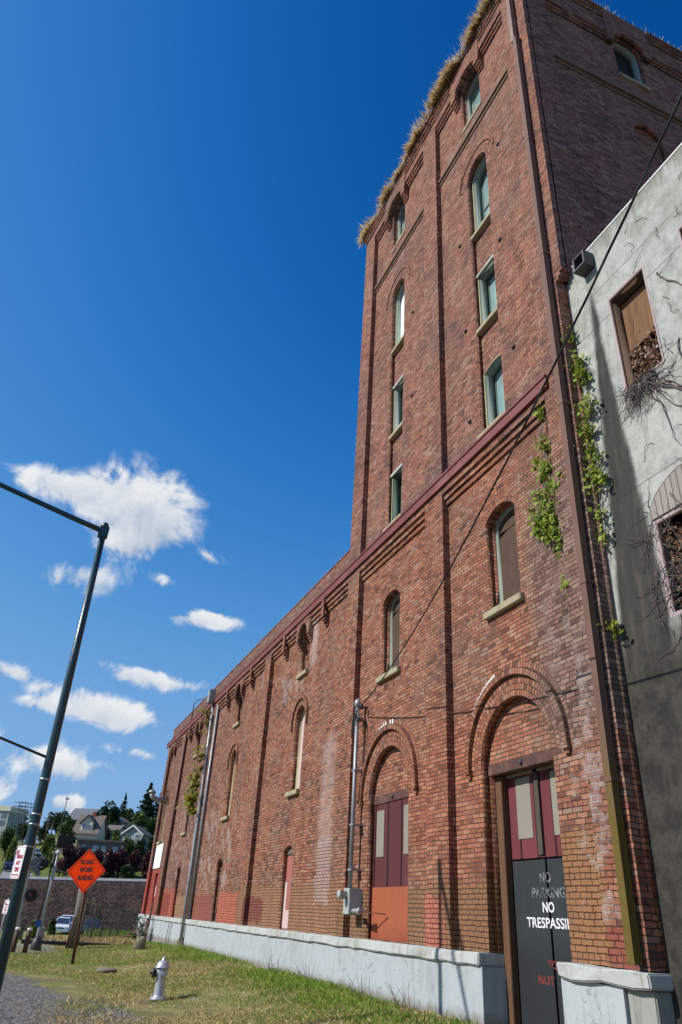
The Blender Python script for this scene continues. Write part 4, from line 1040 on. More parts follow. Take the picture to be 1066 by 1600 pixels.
# ------------------------------------------------------------------ concrete building next door
YC = 7.22
con = thing('concrete_building', 'pale weathered concrete building with boarded windows and a grimy water stain', 'building')
cw1 = rect(-6.62, -5.77, 9.20, 11.30); cw2 = arch(-5.86, .74, 5.36, 6.97, .44); cw3 = rect(-5.03, -4.18, 9.20, 11.32)
plate('wall', rect(XE - .002, 4.0, -.4, 12.86), [cw1, cw2, cw3], YC, YC + .45, M['concrete'], con)
boxo('coping', (XE + .001, 4.0, YC - .012, YC + .5, 12.863, 12.895), M['h_trim'], con)
boxo('roof', (XE + .2, 4.0, YC + .51, 14, 12.3, 12.5), M['h_roof'], con)
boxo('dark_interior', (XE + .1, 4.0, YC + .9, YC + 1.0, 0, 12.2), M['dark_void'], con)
boxo('end_wall', (3.6, 4.0, YC + .46, 14, -.4, 12.29), M['concrete'], con)
pink_trim = plain('pinkish_trim', (0.38, 0.30, 0.295), 0.7, var=0.25, scale=4.0, dirt=(0.25, 0.19, 0.18))
M['dark_lining'] = plain('brown_lining', (0.10, 0.06, 0.035), 0.85, var=0.4, scale=3.0, streak=True)
def con_window(x0, x1, z0, z1, board_z):
    fr = plate('window', rect(x0 + .003, x1 - .003, z0 + .003, z1 - .003), [rect(x0 + .03, x1 - .03, z0 + .03, z1 - .03)], YC - .015, YC + .06, pink_trim, con)
    plate('reveal', rect(x0 + .004, x1 - .004, z0 + .004, z1 - .004), [rect(x0 + .03, x1 - .03, z0 + .03, z1 - .03)], YC + .063, YC + .42, M['dark_lining'], fr)
    plate('board', rect(x0 + .05, x1 - .04, board_z, z1 - .1), [], YC + .22, YC + .235, M['plywood2'], fr)
    boxo('sash_bar', (x0 + .031, x1 - .031, YC + .20, YC + .25, board_z - .36, board_z - .31), pink_trim, fr)
    return fr
con_window(-6.62, -5.77, 9.20, 11.30, 10.13); con_window(-5.03, -4.18, 9.20, 11.32, 10.2)
fr = plate('window', arch(-5.86, .737, 5.363, 6.97, .437), [rect(-6.53, -5.19, 5.42, 6.78)], YC + .02, YC + .10, pink_trim, con)
plate('fanlight_board', arch(-5.86, .72, 6.84, 6.97, .42), [], YC - .004, YC + .018, boards_mat('pale_boards', (0.30, 0.255, 0.225), 0.11), fr)
plate('board', rect(-6.20, -5.2, 5.45, 6.7), [], YC + .22, YC + .235, plain('tan_board', (0.42, 0.26, 0.09), 0.8, var=0.2), fr)
# scupper box at the roof edge
bm = B()
box(bm, -7.06, -7.02, 6.98, YC - .003, 12.34, 12.62); box(bm, -6.80, -6.76, 6.98, YC - .003, 12.34, 12.62); box(bm, -7.06, -6.76, 6.98, YC - .003, 12.622, 12.65); box(bm, -7.06, -6.76, 6.96, YC - .003, 12.30, 12.338)
obj('scupper', bm, M['dark_hose'], con)

# ------------------------------------------------------------------ leaf and twig helpers
def leaf_cloud(C, size, flat=None, jit=0.4, wide=0.75, seed=0):
    """one little folded quad per centre; flat = preferred normal direction"""
    g = np.random.default_rng(seed); n = len(C)
    nrm = g.normal(size=(n, 3))
    if flat is not None: nrm = nrm * 0.55 + np.array(flat)
    nrm /= np.linalg.norm(nrm, axis=1, keepdims=True)
    t = np.cross(nrm, g.normal(size=(n, 3))); t /= np.linalg.norm(t, axis=1, keepdims=True); b = np.cross(nrm, t)
    s = size * (1 + jit * 1.5 * g.uniform(-1, 1, (n, 1)))
    V = np.stack([C - t * s, C - b * s * wide, C + t * s, C + b * s * wide], 1)
    return V
def blades(P, h, w, lean, seed=0, droop=0.0):
    """grass blades (tapering quads) rooted at P"""
    g = np.random.default_rng(seed); n = len(P)
    a = g.uniform(0, 2 * np.pi, n); hh = h * g.uniform(0.45, 1.25, n)
    d = np.stack([np.cos(a), np.sin(a), np.zeros(n)], 1); a2 = g.uniform(0, 2 * np.pi, n)
    l = np.stack([np.cos(a2), np.sin(a2), np.zeros(n)], 1) * (lean * hh * g.uniform(0.1, 1.0, n))[:, None]
    up = np.zeros((n, 3)); up[:, 2] = hh
    ww = (w * g.uniform(.6, 1.3, n))[:, None]
    mid = P + up * 0.55 + l * 0.35; tip = P + up * (1 - droop) + l
    return np.stack([P - d * ww, P + d * ww, tip, mid - d * ww * .9], 1)

# dead leaves heaped in the broken window, twigs hanging from its sill
n = 1500; C = np.stack([rng.uniform(-6.56, -5.8, n), rng.uniform(YC + .16, YC + .34, n), 9.23 + rng.beta(1.2, 1.7, n) * 1.0], 1)
tag(quads('dead_leaves', leaf_cloud(C, .032, (0, -1, .3), seed=3), M['dead_leaf']), 'heap of dry brown leaves filling the lower part of the broken upper window', 'leaves', kind='stuff')
n = 500; C = np.stack([rng.uniform(-6.52, -6.2, n), rng.uniform(YC + .12, YC + .3, n), rng.uniform(5.43, 6.75, n)], 1)
tag(quads('dead_leaves', leaf_cloud(C, .028, (0, -1, .3), seed=4), M['dead_leaf']), 'dry brown leaves caught beside the tan board of the arched window', 'leaves', kind='stuff')
def crawl(p, d, n, step, wob, y, r):
    pts = [Vector(p)]; d = Vector(d).normalized()
    for i in range(n):
        d = (d + Vector((r.uniform(-wob, wob), 0, r.uniform(-wob, wob)))).normalized()
        q = pts[-1] + d * step; q.y = y - r.uniform(.0, .03); pts.append(q)
    return pts
r = random.Random(5); bm = B()
for i in range(90):
    a = r.uniform(-2.9, -.25); s = (r.uniform(-6.5, -5.95), YC - .02, r.uniform(9.05, 9.22))
    pts = crawl(s, (math.cos(a) * .8, 0, math.sin(a)), r.randint(5, 13), .055, .5, YC - r.uniform(.01, .14), r)
    tube(bm, pts, [.008 * (1 - .75 * k / len(pts)) for k in range(len(pts))], 4, False)
for i in range(5):
    pts = crawl((-6.15 + .07 * i, YC, 8.95), (.25 + .05 * i, 0, -1), 18, .075, .25, YC - .01, r)
    tube(bm, pts, [.014 * (1 - .8 * k / len(pts)) for k in range(len(pts))], 4, False)
tag(obj('dead_vine', bm, M['twig']), 'bushy bare grey vine spilling below the broken upper concrete window', 'vine')
bm = B()
for i in range(46):
    s = (r.uniform(-6.6, -4.3), YC, r.uniform(6.6, 12.3)); a = r.uniform(0, 6.28)
    pts = crawl(s, (math.cos(a), 0, math.sin(a)), r.randint(3, 9), .05, .7, YC - .004, r)
    tube(bm, pts, .0045, 4, False)
for s in ((-5.55, 10.9), (-5.45, 9.4), (-5.2, 8.3)):
    pts = crawl((s[0], YC, s[1]), (.1, 0, -1), 30, .07, .4, YC - .006, r); tube(bm, pts, [.012 * (1 - .6 * k / 31) for k in range(31)], 5, False)
tag(obj('dead_vine', bm, M['twig']), 'thin bare creeper strands scattered over the pale concrete wall', 'vine')
bm = B()
for i in range(60):
    s = (-6.6 + r.uniform(-.12, .5), YC + r.uniform(-.04, .1), r.uniform(5.2, 7.1)); a = r.uniform(-2.2, -.9) if r.random() < .6 else r.uniform(0, 6)
    pts = crawl(s, (math.cos(a), 0, math.sin(a)), r.randint(5, 16), .05, .45, YC - r.uniform(0, .06), r)
    tube(bm, pts, [.008 * (1 - .7 * k / len(pts)) for k in range(len(pts))], 4, False)
tag(obj('dead_vine', bm, M['twig']), 'tangle of bare vine stems around the arched concrete window', 'vine')

# green creepers on either side of the brown downspout
def creeper(label, nodes, nleaf, size, yf, spread, seed, flat=(-.2, -1, .35), stems=14, mat='ivy', stem_r=.007):
    r = random.Random(seed); t = thing('creeper', label, 'creeper', (nodes[0][0], yf, nodes[0][1]))
    off = Vector(t.location)
    C = []; g = np.random.default_rng(seed)
    for (x, z, rx, rz, k) in nodes:
        m = int(nleaf * k)
        # leaves gather in uneven clumps
        cl = g.normal(size=(max(3, m // 14), 2)) * [rx * .55, rz * .55]
        pick = cl[g.integers(0, len(cl), m)] + g.normal(size=(m, 2)) * [.05, .06]
        C.append(np.stack([x + pick[:, 0], yf - np.abs(g.normal(size=m)) * spread - .015, z + pick[:, 1]], 1))
    C = np.concatenate(C) - np.array(off)
    quads('foliage', leaf_cloud(C, size, flat, seed=seed), M[mat], t)
    bm = B()
    for i in range(stems):
        x, z, rx, rz, k = nodes[i % len(nodes)]
        pts = crawl((x + r.uniform(-rx, rx) * .5, yf, z + rz), (r.uniform(-.15, .15), 0, -1), int(rz * 2 / .07) + 6, .075, .28, yf - .006, r)
        tube(bm, [p - off for p in pts], [stem_r * (1 - .6 * q / len(pts)) for q in range(len(pts))], 4, False)
    obj('stem', bm, M['vine_stem'], t)
    return t
creeper('yellow green creeper on the brick left of the brown downspout', [(-8.40, 9.95, .12, .14, .25), (-8.50, 9.25, .22, .45, .35), (-8.55, 8.55, .30, .35, .75), (-8.62, 8.15, .30, .4, 1.0), (-8.47, 7.62, .28, .35, 1.0), (-8.30, 7.25, .18, .3, .5), (-8.25, 6.45, .05, .16, .18), (-8.7, 7.95, .12, .12, .2), (-8.30, 8.2, .2, .5, .7), (-8.75, 7.75, .2, .3, .5), (-8.35, 9.0, .15, .4, .4)], 190, .040, 7.04, .06, 21, stems=70, stem_r=.006)
creeper('bright green ivy climbing the corner between brick and concrete', [(-7.55, 11.2, .06, .12, .5), (-7.50, 10.5, .12, .14, .9), (-7.42, 10.05, .13, .25, .9), (-7.40, 9.5, .13, .2, .8), (-7.46, 9.0, .12, .25, .8), (-7.45, 8.5, .11, .25, .8), (-7.42, 8.0, .12, .22, 1.2), (-7.44, 7.4, .05, .1, .25), (-7.46, 6.95, .05, .1, .25), (-7.50, 5.50, .09, .06, .4)], 150, .036, 7.19, .10, 22, (-.3, -1, .35), stems=26)
creeper('yellowing creeper wrapped round the pale wing downspout', [(-34.2, 7.6, .2, .8, .4), (-34.5, 6.55, .5, .7, 1.0), (-34.8, 6.0, .6, .35, 1.0), (-34.1, 9.3, .12, .6, .25), (-34.3, 5.6, .3, .3, .3)], 260, .085, 6.80, .22, 23, stems=10, mat='yellow_leaf')

# ------------------------------------------------------------------ grass on the roof edges
def fringe(name, label, x0, x1, y, z, n, h, seed, mat='straw', lean=.9, hang=.3, w=.008):
    g = np.random.default_rng(seed)
    nc = max(4, int((x1 - x0) * 7)); cl = g.uniform(x0, x1, nc); wt = g.gamma(1.3, 1.0, nc); hs = g.uniform(.55, 1.2, nc); az = g.normal(size=nc) * .6
    pk = g.choice(nc, n, p=wt / wt.sum()); x = np.clip(cl[pk] + g.normal(size=n) * .20, x0, x1)
    yy = y + np.abs(g.normal(size=n)) * .10; P = np.stack([x, yy, np.full(n, z)], 1)
    # each tuft is combed its own way, most stalks lean out over the edge
    d = np.stack([az[pk] + g.normal(size=n) * .45, -np.abs(g.normal(size=n)) * .75 * lean, np.ones(n) * g.uniform(.25, 1.1, n)], 1)
    d /= np.linalg.norm(d, axis=1, keepdims=True); L = (h * hs[pk] * g.uniform(.5, 1.2, n))[:, None]
    sag = np.zeros((n, 3)); sag[:, 2] = -(L[:, 0] * g.uniform(0, hang * 1.6, n)); sag[:, 1] = -L[:, 0] * g.uniform(0, hang * .5, n)
    dd = np.stack([np.ones(n), np.zeros(n), np.zeros(n)], 1) * (w * g.uniform(.6, 1.3, n))[:, None]
    mid = P + d * L * .6 + sag * .15; tip = P + d * L + sag
    o = quads(name, np.stack([P - dd, P + dd, tip, mid - dd * .9], 1), M[mat])
    return tag(o, label, 'grass', kind='stuff')
fringe('dry_grass', 'pale dry grass hanging over the street edge of the tower roof', -17.75, -7.5, 6.86, ZT - .03, 8500, .42, 31, w=.0045)
g_ = np.random.default_rng(32); n = 900
P = np.stack([np.full(n, -7.36) - g_.uniform(0, .5, n), 8.5 + np.concatenate([g_.normal(1.6, .5, n // 3), g_.normal(4.3, .9, n - n // 3)]), np.full(n, ZT)], 1)
tag(quads('dry_grass', blades(P, .32, .006, .7, 33), M['straw']), 'sparse pale grass along the shaded side edge of the tower roof', 'grass', kind='stuff')
fringe('dry_grass', 'thin wispy grass growing on the long wing parapet', -45.5, -17.9, 7.08, ZP + .05, 420, .30, 34, lean=.5, hang=.05)
fringe('dry_grass', 'small tufts of weeds on the fascia ledge by the tower foot', -21.5, -18.3, 7.0, ZF1 - .02, 150, .25, 35, lean=.6, hang=.1)

# ------------------------------------------------------------------ grass on the ground
def noise2(x, y, seed, sc):
    g = np.random.default_rng(seed); out = np.zeros_like(x)
    for k in range(5):
        a = g.uniform(0, 6.28, 3); f = sc * 1.7 ** k
        out += (np.sin(x * f * np.cos(a[0]) + y * f * np.sin(a[0]) + a[1]) * np.cos(x * f * np.sin(a[0]) * .8 - y * f * np.cos(a[0]) * .9 + a[2])) / 1.5 ** k
    return out
def scatter(n, x0, x1, y0, y1, seed, bias=1.0):
    g = np.random.default_rng(seed)
    x = -np.exp(g.uniform(np.log(-x1), np.log(-x0), n)); y = g.uniform(y0, y1, n); return x, y, g
def gravel_edge(x):
    return 2.55 - 1.5 * (1 - smooth(-15, -21, x)) * 1.0 - 2.2 * smooth(-21, -26.5, x)
x, y, g = scatter(150000, -46, -10.5, -1.5, 6.93, 41)
nz = noise2(x, y, 5, .55); keep = (nz + g.normal(size=len(x)) * .5 > -.55 + .75 * smooth(-28, -14, x)) & (y > gravel_edge(x) + .1 - .6 * smooth(-20, -24, x) + g.normal(size=len(x)) * .35)
x, y = x[keep], y[keep]; P = np.stack([x, y, gz(x, y) - .005], 1)
wl = (smooth(4.5, 6.9, y) * .7 + .55)
V = blades(P, .10, .007, .8, 42); V[:, 2:, :] = P[:, None, :] + (V[:, 2:, :] - P[:, None, :]) * wl[:, None, None]
tag(quads('grass', V, M['grass']), 'short green grass in patches along the brick warehouse', 'grass', kind='stuff')
x, y, g = scatter(105000, -46, -10.5, -1.0, 6.93, 43)
nz = noise2(x, y, 6, .6); keep = (nz + g.normal(size=len(x)) * .6 > -.5) & (y > gravel_edge(x) + .15 - .6 * smooth(-20, -24, x) + g.normal(size=len(x)) * .3)
x, y = x[keep], y[keep]; P = np.stack([x, y, gz(x, y) - .004], 1)
tag(quads('dry_grass', blades(P, .05, .007, 2.2, 44), M['dry_grass']), 'matted straw coloured dead grass between the green patches', 'grass', kind='stuff')
x, y, g = scatter(26000, -64, -47, 3.2, 16, 45)
keep = (y > 4.6 + (-x - 44) * .03); x, y = x[keep], y[keep]; P = np.stack([x, y, gz(x, y)], 1)
tag(quads('tall_grass', blades(P, .55, .018, .5, 46), M['grass']), 'tall green and yellow grass on the bank beyond the warehouse', 'grass', kind='stuff')
x, y, g = scatter(14000, -75, -38, 1.6, 6.0, 47)
keep = (y > 1.8 + .02 * (-x - 38)); x, y = x[keep], y[keep]; P = np.stack([x, y, gz(x, y)], 1)
tag(quads('tall_grass', blades(P, .26, .016, .6, 48), M['dry_grass']), 'yellow dry grass around the railway crossing', 'grass', kind='stuff')
# dry stalks at the foot of the plinth
for (sx, sy, lab) in ((-15.2, 6.75, 'tall bare weed stalks at the plinth below the orange door'), (-13.35, 6.7, 'bent bare weed stalks at the plinth left of the pole shadow'), (-18.2, 6.75, 'small dry twigs at the plinth under the meter box'), (-20.8, 6.75, 'short dry weeds at the plinth below the pink door')):
    rr = random.Random(int(-sx * 100)); bm = B()
    for i in range(9):
        p = Vector((sx + rr.uniform(-.35, .35), sy + rr.uniform(-.1, .1), float(gz(sx, sy)) - .02)); d = Vector((rr.uniform(-.5, .5), rr.uniform(-.3, .1), 1)).normalized(); pts = [p]
        for k in range(5):
            d = (d + Vector((rr.uniform(-.35, .35), rr.uniform(-.2, .2), rr.uniform(-.5, .1) if rr.random() < .25 else 0))).normalized(); pts.append(pts[-1] + d * rr.uniform(.05, .13))
        tube(bm, pts, [.006, .0055, .005, .004, .003, .002], 4, False)
    tag(obj('weed_stalks', bm, M['twig']), lab, 'weed')
n = 700; bx = rng.normal(size=(n, 2)) * [.5, .12]; C = np.stack([-14.6 + bx[:, 0], 6.68 + bx[:, 1] * .6, gz(-14.6 + bx[:, 0], 6.68 + bx[:, 1] * .6) + rng.uniform(0, .05, n)], 1)
tag(quads('leaf_litter', leaf_cloud(C, .03, (0, 0, 1), seed=51), M['dead_leaf']), 'brown leaf litter swept against the plinth under the orange door', 'leaves', kind='stuff')

# ------------------------------------------------------------------ teal street pole, its signs and the overhead wire
pole = thing('street_pole', 'tall dark teal steel pole with a long raised arm at its top', 'pole', (-13.2, 0.085, 0))
bm = B(); tube(bm, [(0, .03, -.1), (0, 0, 2.5), (0, -.03, 5), (0, -.07, 8.06)], [.092, .080, .069, .056], 20); obj('shaft', bm, M['teal_pole'], pole)
bm = B(); lathe(bm, [(.062, 8.06), (.075, 8.07), (.075, 8.12), (.05, 8.17), (.0, 8.19)], 16, (0, -.07, 0)); obj('cap', bm, M['teal_pole'], pole)
d = Vector((.14, -1, .18)); bm = B(); tube(bm, [Vector((0, -.02, 7.98)), Vector((0, -.07, 7.98)) + d * .5, Vector((0, -.07, 7.98)) + d * 5.5], [.055, .052, .036], 14); obj('mast_arm', bm, M['teal_pole'], pole)
bm = B(); box(bm, -.07, .07, -.17, .02, 7.86, 8.08); bmesh.ops.bevel(bm, geom=bm.edges[:], offset=.012, segments=1, affect='EDGES'); obj('arm_bracket', bm, M['teal_pole'], pole)
d = Vector((.14, -1, .25)); bm = B(); tube(bm, [Vector((0, 0, 3.70)), Vector((0, 0, 3.70)) + d * 4], [.022, .018], 10); obj('side_arm', bm, M['teal_pole'], pole)
for z in (3.36, 2.83, 2.68, 2.36):
    rr = .092 - .0046 * z
    bm = B(); lathe(bm, [(rr + .001, z), (rr + .007, z), (rr + .007, z + .028), (rr + .001, z + .028)], 20, (0, .03 - .012 * z, 0)); obj('steel_band', bm, M['band'], pole)
def place_text(body, origin, rvec, up, nrm, w, h, mat, par, name='lettering', bold=.01):
    """lettering fitted into w x h centred on origin, reading along rvec"""
    me = text_mesh(body, 1.0, .001, 1.0, bold)
    xs_ = [v.co.x for v in me.vertices]; ys_ = [v.co.y for v in me.vertices]
    sx, sy = w / (max(xs_) - min(xs_)), h / (max(ys_) - min(ys_)); mx, my = (max(xs_) + min(xs_)) / 2, (max(ys_) + min(ys_)) / 2
    for v in me.vertices:
        x, y, z = v.co; v.co = Vector(origin) + Vector(rvec) * ((x - mx) * sx) + Vector(up) * ((y - my) * sy) + Vector(nrm) * (.0025 + z)
    return link(name, me, mat, par)
def flat_board(bm, w, h, t=.003, rad=0.02, mi=0):
    """rounded plate in the local YZ plane facing +X"""
    pts = []
    for (sy, sz, a0) in ((1, 1, 0), (-1, 1, 90), (-1, -1, 180), (1, -1, 270)):
        for k in range(5):
            a = math.radians(a0 + 22.5 * k); pts.append((sy * (w / 2 - rad) + rad * math.cos(a), sz * (h / 2 - rad) + rad * math.sin(a)))
    f = [bm.verts.new((t, p[0], p[1])) for p in pts]; b = [bm.verts.new((0, p[0], p[1])) for p in pts]
    bm.faces.new(f); bm.faces.new(b[::-1])
    for i in range(len(pts)): bm.faces.new((f[i], b[i], b[(i + 1) % len(pts)], f[(i + 1) % len(pts)]))
def parking_sign(label, px, py, rz, dist=13.16):
    p = spot(px, py, dist)
    t = thing('parking_sign', label, 'sign', p, rz)
    bm = B(); flat_board(bm, .305, .457, .003, .03); sp = obj('sign_panel', bm, M['white_paint'], t)
    bm = B()
    fr = [(-.137, .137, -.214, -.209), (-.137, .137, .209, .214), (-.137, -.132, -.2085, .2085), (.132, .137, -.2085, .2085)]
    for (a, b, c_, e) in fr: box(bm, .0035, .005, a, b, c_, e)
    obj('border', bm, M['sign_red'], sp)
    X_, Y_, Z_ = (1, 0, 0), (0, 1, 0), (0, 0, 1)
    place_text('NO', (.003, -.075, .135), Y_, Z_, X_, .085, .075, M['sign_red'], sp, bold=.03)
    place_text('PARKING', (.003, .012, .075), Y_, Z_, X_, .20, .055, M['sign_red'], sp, bold=.02)
    place_text('ANY', (.003, 0, -.01), Y_, Z_, X_, .15, .065, M['sign_red'], sp, bold=.02)
    place_text('TIME', (.003, 0, -.10), Y_, Z_, X_, .17, .065, M['sign_red'], sp, bold=.02)
    bm = B(); box(bm, .004, .005, -.09, .09, -.185, -.168)
    for s in (-1, 1):
        v = [bm.verts.new((x, s * q, z)) for x in (.004, .005) for (q, z) in ((.085, -.195), (.085, -.158), (.115, -.1765))]
        bm.faces.new(v[:3]); bm.faces.new(v[3:][::-1])
    obj('arrow', bm, M['sign_red'], sp)
    return t
parking_sign('red and white no parking sign, upper one on the teal pole', 29, 1347, R(-66))
ps = parking_sign('small distant no parking sign on a thin post left of the teal pole', 9.5, 1417, R(-55), 33.0)
bm = B(); tube(bm, [(-.03, 0, -1.9), (-.03, 0, .3)], .025, 8); obj('post', bm, M['zinc'], ps)
tX = np.array([-16.18, -13.36, -10.85, -9.03, -6.76, -5.56, -4.5, -2.88, -2.15]); tZ = np.array([6.25, 6.07, 6.21, 6.42, 6.68, 6.92, 7.14, 7.45, 7.61])
pc = np.polyfit(tX, tZ, 2)
wp = [Vector((x, 6.88 - .2375 * (x + 16.18), float(np.polyval(pc, x)))) for x in np.linspace(-16.16, 8, 60)]
bm = B()
for k in range(3):
    tube(bm, [p + Vector((0, math.cos(i * 1.1 + k * 2.1) * .007, math.sin(i * 1.1 + k * 2.1) * .007)) for i, p in enumerate(wp)], .0085, 6)
tag(obj('overhead_wire', bm, M['black_rubber']), 'thick twisted black wire sagging from the brick wall up past the concrete building', 'wire')

# ------------------------------------------------------------------ road work sign
pb, pt = spot(113, 1508, 26.8), spot(131.5, 1394, 26.8)
rw = thing('road_work_sign', 'orange diamond road work sign on a rusty brown post', 'sign', (pb.x, pb.y, 0))
off = Vector((pb.x, pb.y, 0))
bm = B(); ax = (pt - pb)
tube(bm, [Vector((-.06, 0, -.05)), pt - off + Vector((-.06, 0, .75)) + ax * .0], [.05, .05], 4); obj('post', bm, M['brown_post'], rw)
ctr = spot(135, 1361, 26.8) - off
bm = B(); flat_board(bm, .914, .914, .004, .045); bmesh.ops.rotate(bm, verts=bm.verts, matrix=Matrix.Rotation(R(45), 3, 'X'))
panel = obj('sign_panel', bm, M['orange_sign'], rw); panel.location = ctr; panel.rotation_euler = (R(3.5), 0, R(-27))
bm = B(); o_, i_ = [], []
for k in range(4):
    a = R(90 * k); o_.append((math.cos(a) * .60, math.sin(a) * .60)); i_.append((math.cos(a) * .572, math.sin(a) * .572))
for k in range(4):
    q = [(o_[k]), (o_[(k + 1) % 4]), (i_[(k + 1) % 4]), (i_[k])]
    v = [bm.verts.new((x, p[0], p[1])) for x in (.0055, .0065) for p in q]
    for idx in ((0, 1, 2, 3), (4, 7, 6, 5), (0, 4, 5, 1), (1, 5, 6, 2), (2, 6, 7, 3), (3, 7, 4, 0)): bm.faces.new([v[j] for j in idx])
obj('border', bm, M['sign_black'], panel)
for (tx, z, w) in (('ROAD', .265, .45), ('WORK', .04, .47), ('AHEAD', -.19, .55)):
    place_text(tx, (.004, 0, z), (0, 1, 0), (0, 0, 1), (1, 0, 0), w, .15, M['sign_black'], panel, bold=.035)
boxo('brace', (-.03, -.004, -.045, .045, -.62, .6), M['brown_post'], panel)

# ------------------------------------------------------------------ fire hydrant
hy = thing('fire_hydrant', 'silver painted fire hydrant standing on the grass', 'hydrant', (-17.6, 3.29, float(gz(-17.6, 3.29)) - .02), R(-20))
bm = B(); lathe(bm, [(.10, -.05), (.10, .03), (.165, .03), (.165, .075), (.115, .08), (.105, .12), (.100, .40), (.108, .46), (.122, .50), (.125, .56), (.10, .585)], 24); obj('barrel', bm, M['silver'], hy)
bm = B(); lathe(bm, [(.10, .583), (.16, .585), (.163, .605), (.135, .615), (.125, .66), (.095, .70), (.045, .722), (.040, .735), (.030, .775), (.0, .785)], 24); obj('bonnet', bm, M['silver'], hy)
bm = B()
for k in range(8):
    a = k * math.pi / 4; lathe(bm, [(.013, .075), (.013, .095), (.0, .097)], 6, (.142 * math.cos(a), .142 * math.sin(a), 0))
obj('flange_bolts', bm, M['silver'], hy)
def nozzle(name, d, rr, ln, z, mat):
    bm = B(); v = Vector(d).normalized(); p0 = Vector((0, 0, z)) + v * .09
    tube(bm, [p0, p0 + v * ln * .55], [rr * .82, rr * .82], 16); tube(bm, [p0 + v * ln * .5, p0 + v * ln * .9], [rr, rr], 16); tube(bm, [p0 + v * ln * .9, p0 + v * (ln + .03)], [rr * .35, rr * .3], 6)
    obj(name, bm, mat, hy)
nozzle('hose_cap', (.2, -1, 0), .085, .13, .49, M['dark_hose']); nozzle('hose_cap', (1, .35, 0), .055, .09, .49, M['silver']); nozzle('hose_cap', (-1, -.35, 0), .055, .09, .49, M['silver'])
bm = B(); tube(bm, [(0, -.16, .47), (.01, -.155, .38), (.02, -.12, .30)], .007, 5); obj('chain', bm, M['dark_hose'], hy)

# ------------------------------------------------------------------ rocks, steps, shrub by the far corner
def rock(name, label, loc, sx, sy, sz, mat, seed):
    bm = B(); bmesh.ops.create_icosphere(bm, subdivisions=3, radius=1.0); rr = random.Random(seed)
    pl = [(Vector((rr.gauss(0, 1), rr.gauss(0, 1), rr.gauss(0, .7))).normalized(), rr.uniform(.55, .85)) for _ in range(9)]
    for v in bm.verts:
        for nn, dd in pl:
            k = v.co.dot(nn) - dd
            if k > 0: v.co -= nn * k * .85
        v.co += Vector((rr.uniform(-1, 1), rr.uniform(-1, 1), rr.uniform(-1, 1))) * .015
        v.co = Vector((v.co.x * sx, v.co.y * sy, v.co.z * sz))
    o = obj(name, bm, mat, None); o.location = loc; o.rotation_euler = (0, 0, rr.uniform(0, 3)); return tag(o, label, 'rock')
rock('boulder', 'upright mossy brown boulder by the wooden steps', (-32.2, 5.02, .30), .26, .32, .42, M['rock'], 3)
rock('boulder', 'low pale flat rock lying in the grass', (-24.4, 2.98, .05), .20, .34, .11, M['pale_rock'], 8)
rock('boulder', 'small flat stone lying beside the fire hydrant', (-17.0, 3.95, .08), .10, .20, .05, M['pale_rock'], 9)
rock('boulder', 'small flat slab in front of the plinth foot', (-16.7, 6.55, .34), .12, .32, .05, M['pale_rock'], 10)
st = thing('wooden_steps', 'short flight of dark red brown wooden steps at the end of the warehouse', 'steps', (-44.5, 5.55, 0))
for k in range(4):
    y0 = .33 * k
    boxo('tread', (-.55, .55, y0, y0 + .36, .15 * (k + 1) - .05, .15 * (k + 1)), M['step_wood'], st, .006)
    boxo('riser', (-.52, .52, y0 + .05, y0 + .08, -.12, .15 * (k + 1) - .052), M['step_wood'], st)
sh = thing('wall_shrub', 'straggly shrub with pale leaves on a bent wire frame by the plinth corner', 'shrub', (-41.6, 6.62, float(gz(-41.6, 6.62))))
bm = B(); rr = random.Random(4)
for k in range(4): tube(bm, [(-.25 + .16 * k, .08 * (k % 2), 0), (-.22 + .16 * k, .1, .9), (-.16 + .13 * k, .15, 1.75)], .016, 5)
for z in (.35, .75, 1.15, 1.5): tube(bm, [(-.27, .1, z), (.28, .1, z + .08)], .012, 5)
for k in range(10):
    p = Vector((rr.uniform(-.2, .2), 0, rr.uniform(.2, .6))); tube(bm, [p, p + Vector((rr.uniform(-.4, .3), -.25, .3)), p + Vector((rr.uniform(-.7, .4), -.4, .45))], .008, 4)
obj('stem', bm, M['dark_wood'], sh)
n = 260; C = np.stack([rng.normal(-.1, .32, n), rng.normal(-.18, .16, n), rng.normal(.75, .28, n)], 1); quads('foliage', leaf_cloud(C, .05, (0, -1, .5), seed=61), leaf_mat('pale_leaf', (.05, .09, .05), (.14, .2, .13), (.42, .46, .40)), sh)
bm = B(); lathe(bm, [(.42, -.1), (.36, .1), (.22, .32), (.10, .55), (.02, .60)], 14, (-33.65, 6.85, .1))
for v in bm.verts: v.co += Vector((rnd.uniform(-.04, .04), rnd.uniform(-.03, .03), rnd.uniform(-.03, .03)))
tag(obj('silt_mound', bm, M['rock']), 'mound of mossy silt at the foot of the pale downspout', 'mound')
for k, x in enumerate((-37.2, -36.6)):
    o = tubeo('cable', [(x + .25, 6.91, 1.25), (x, 6.90, .7), (x - .2, 6.93, .12)], .014, M['dark_hose'], None, 5)
    tag(o, ('thin black cable down the white plinth, the one nearer the far corner', 'thin black cable down the white plinth, the one nearer the pale downspout')[k], 'cable')

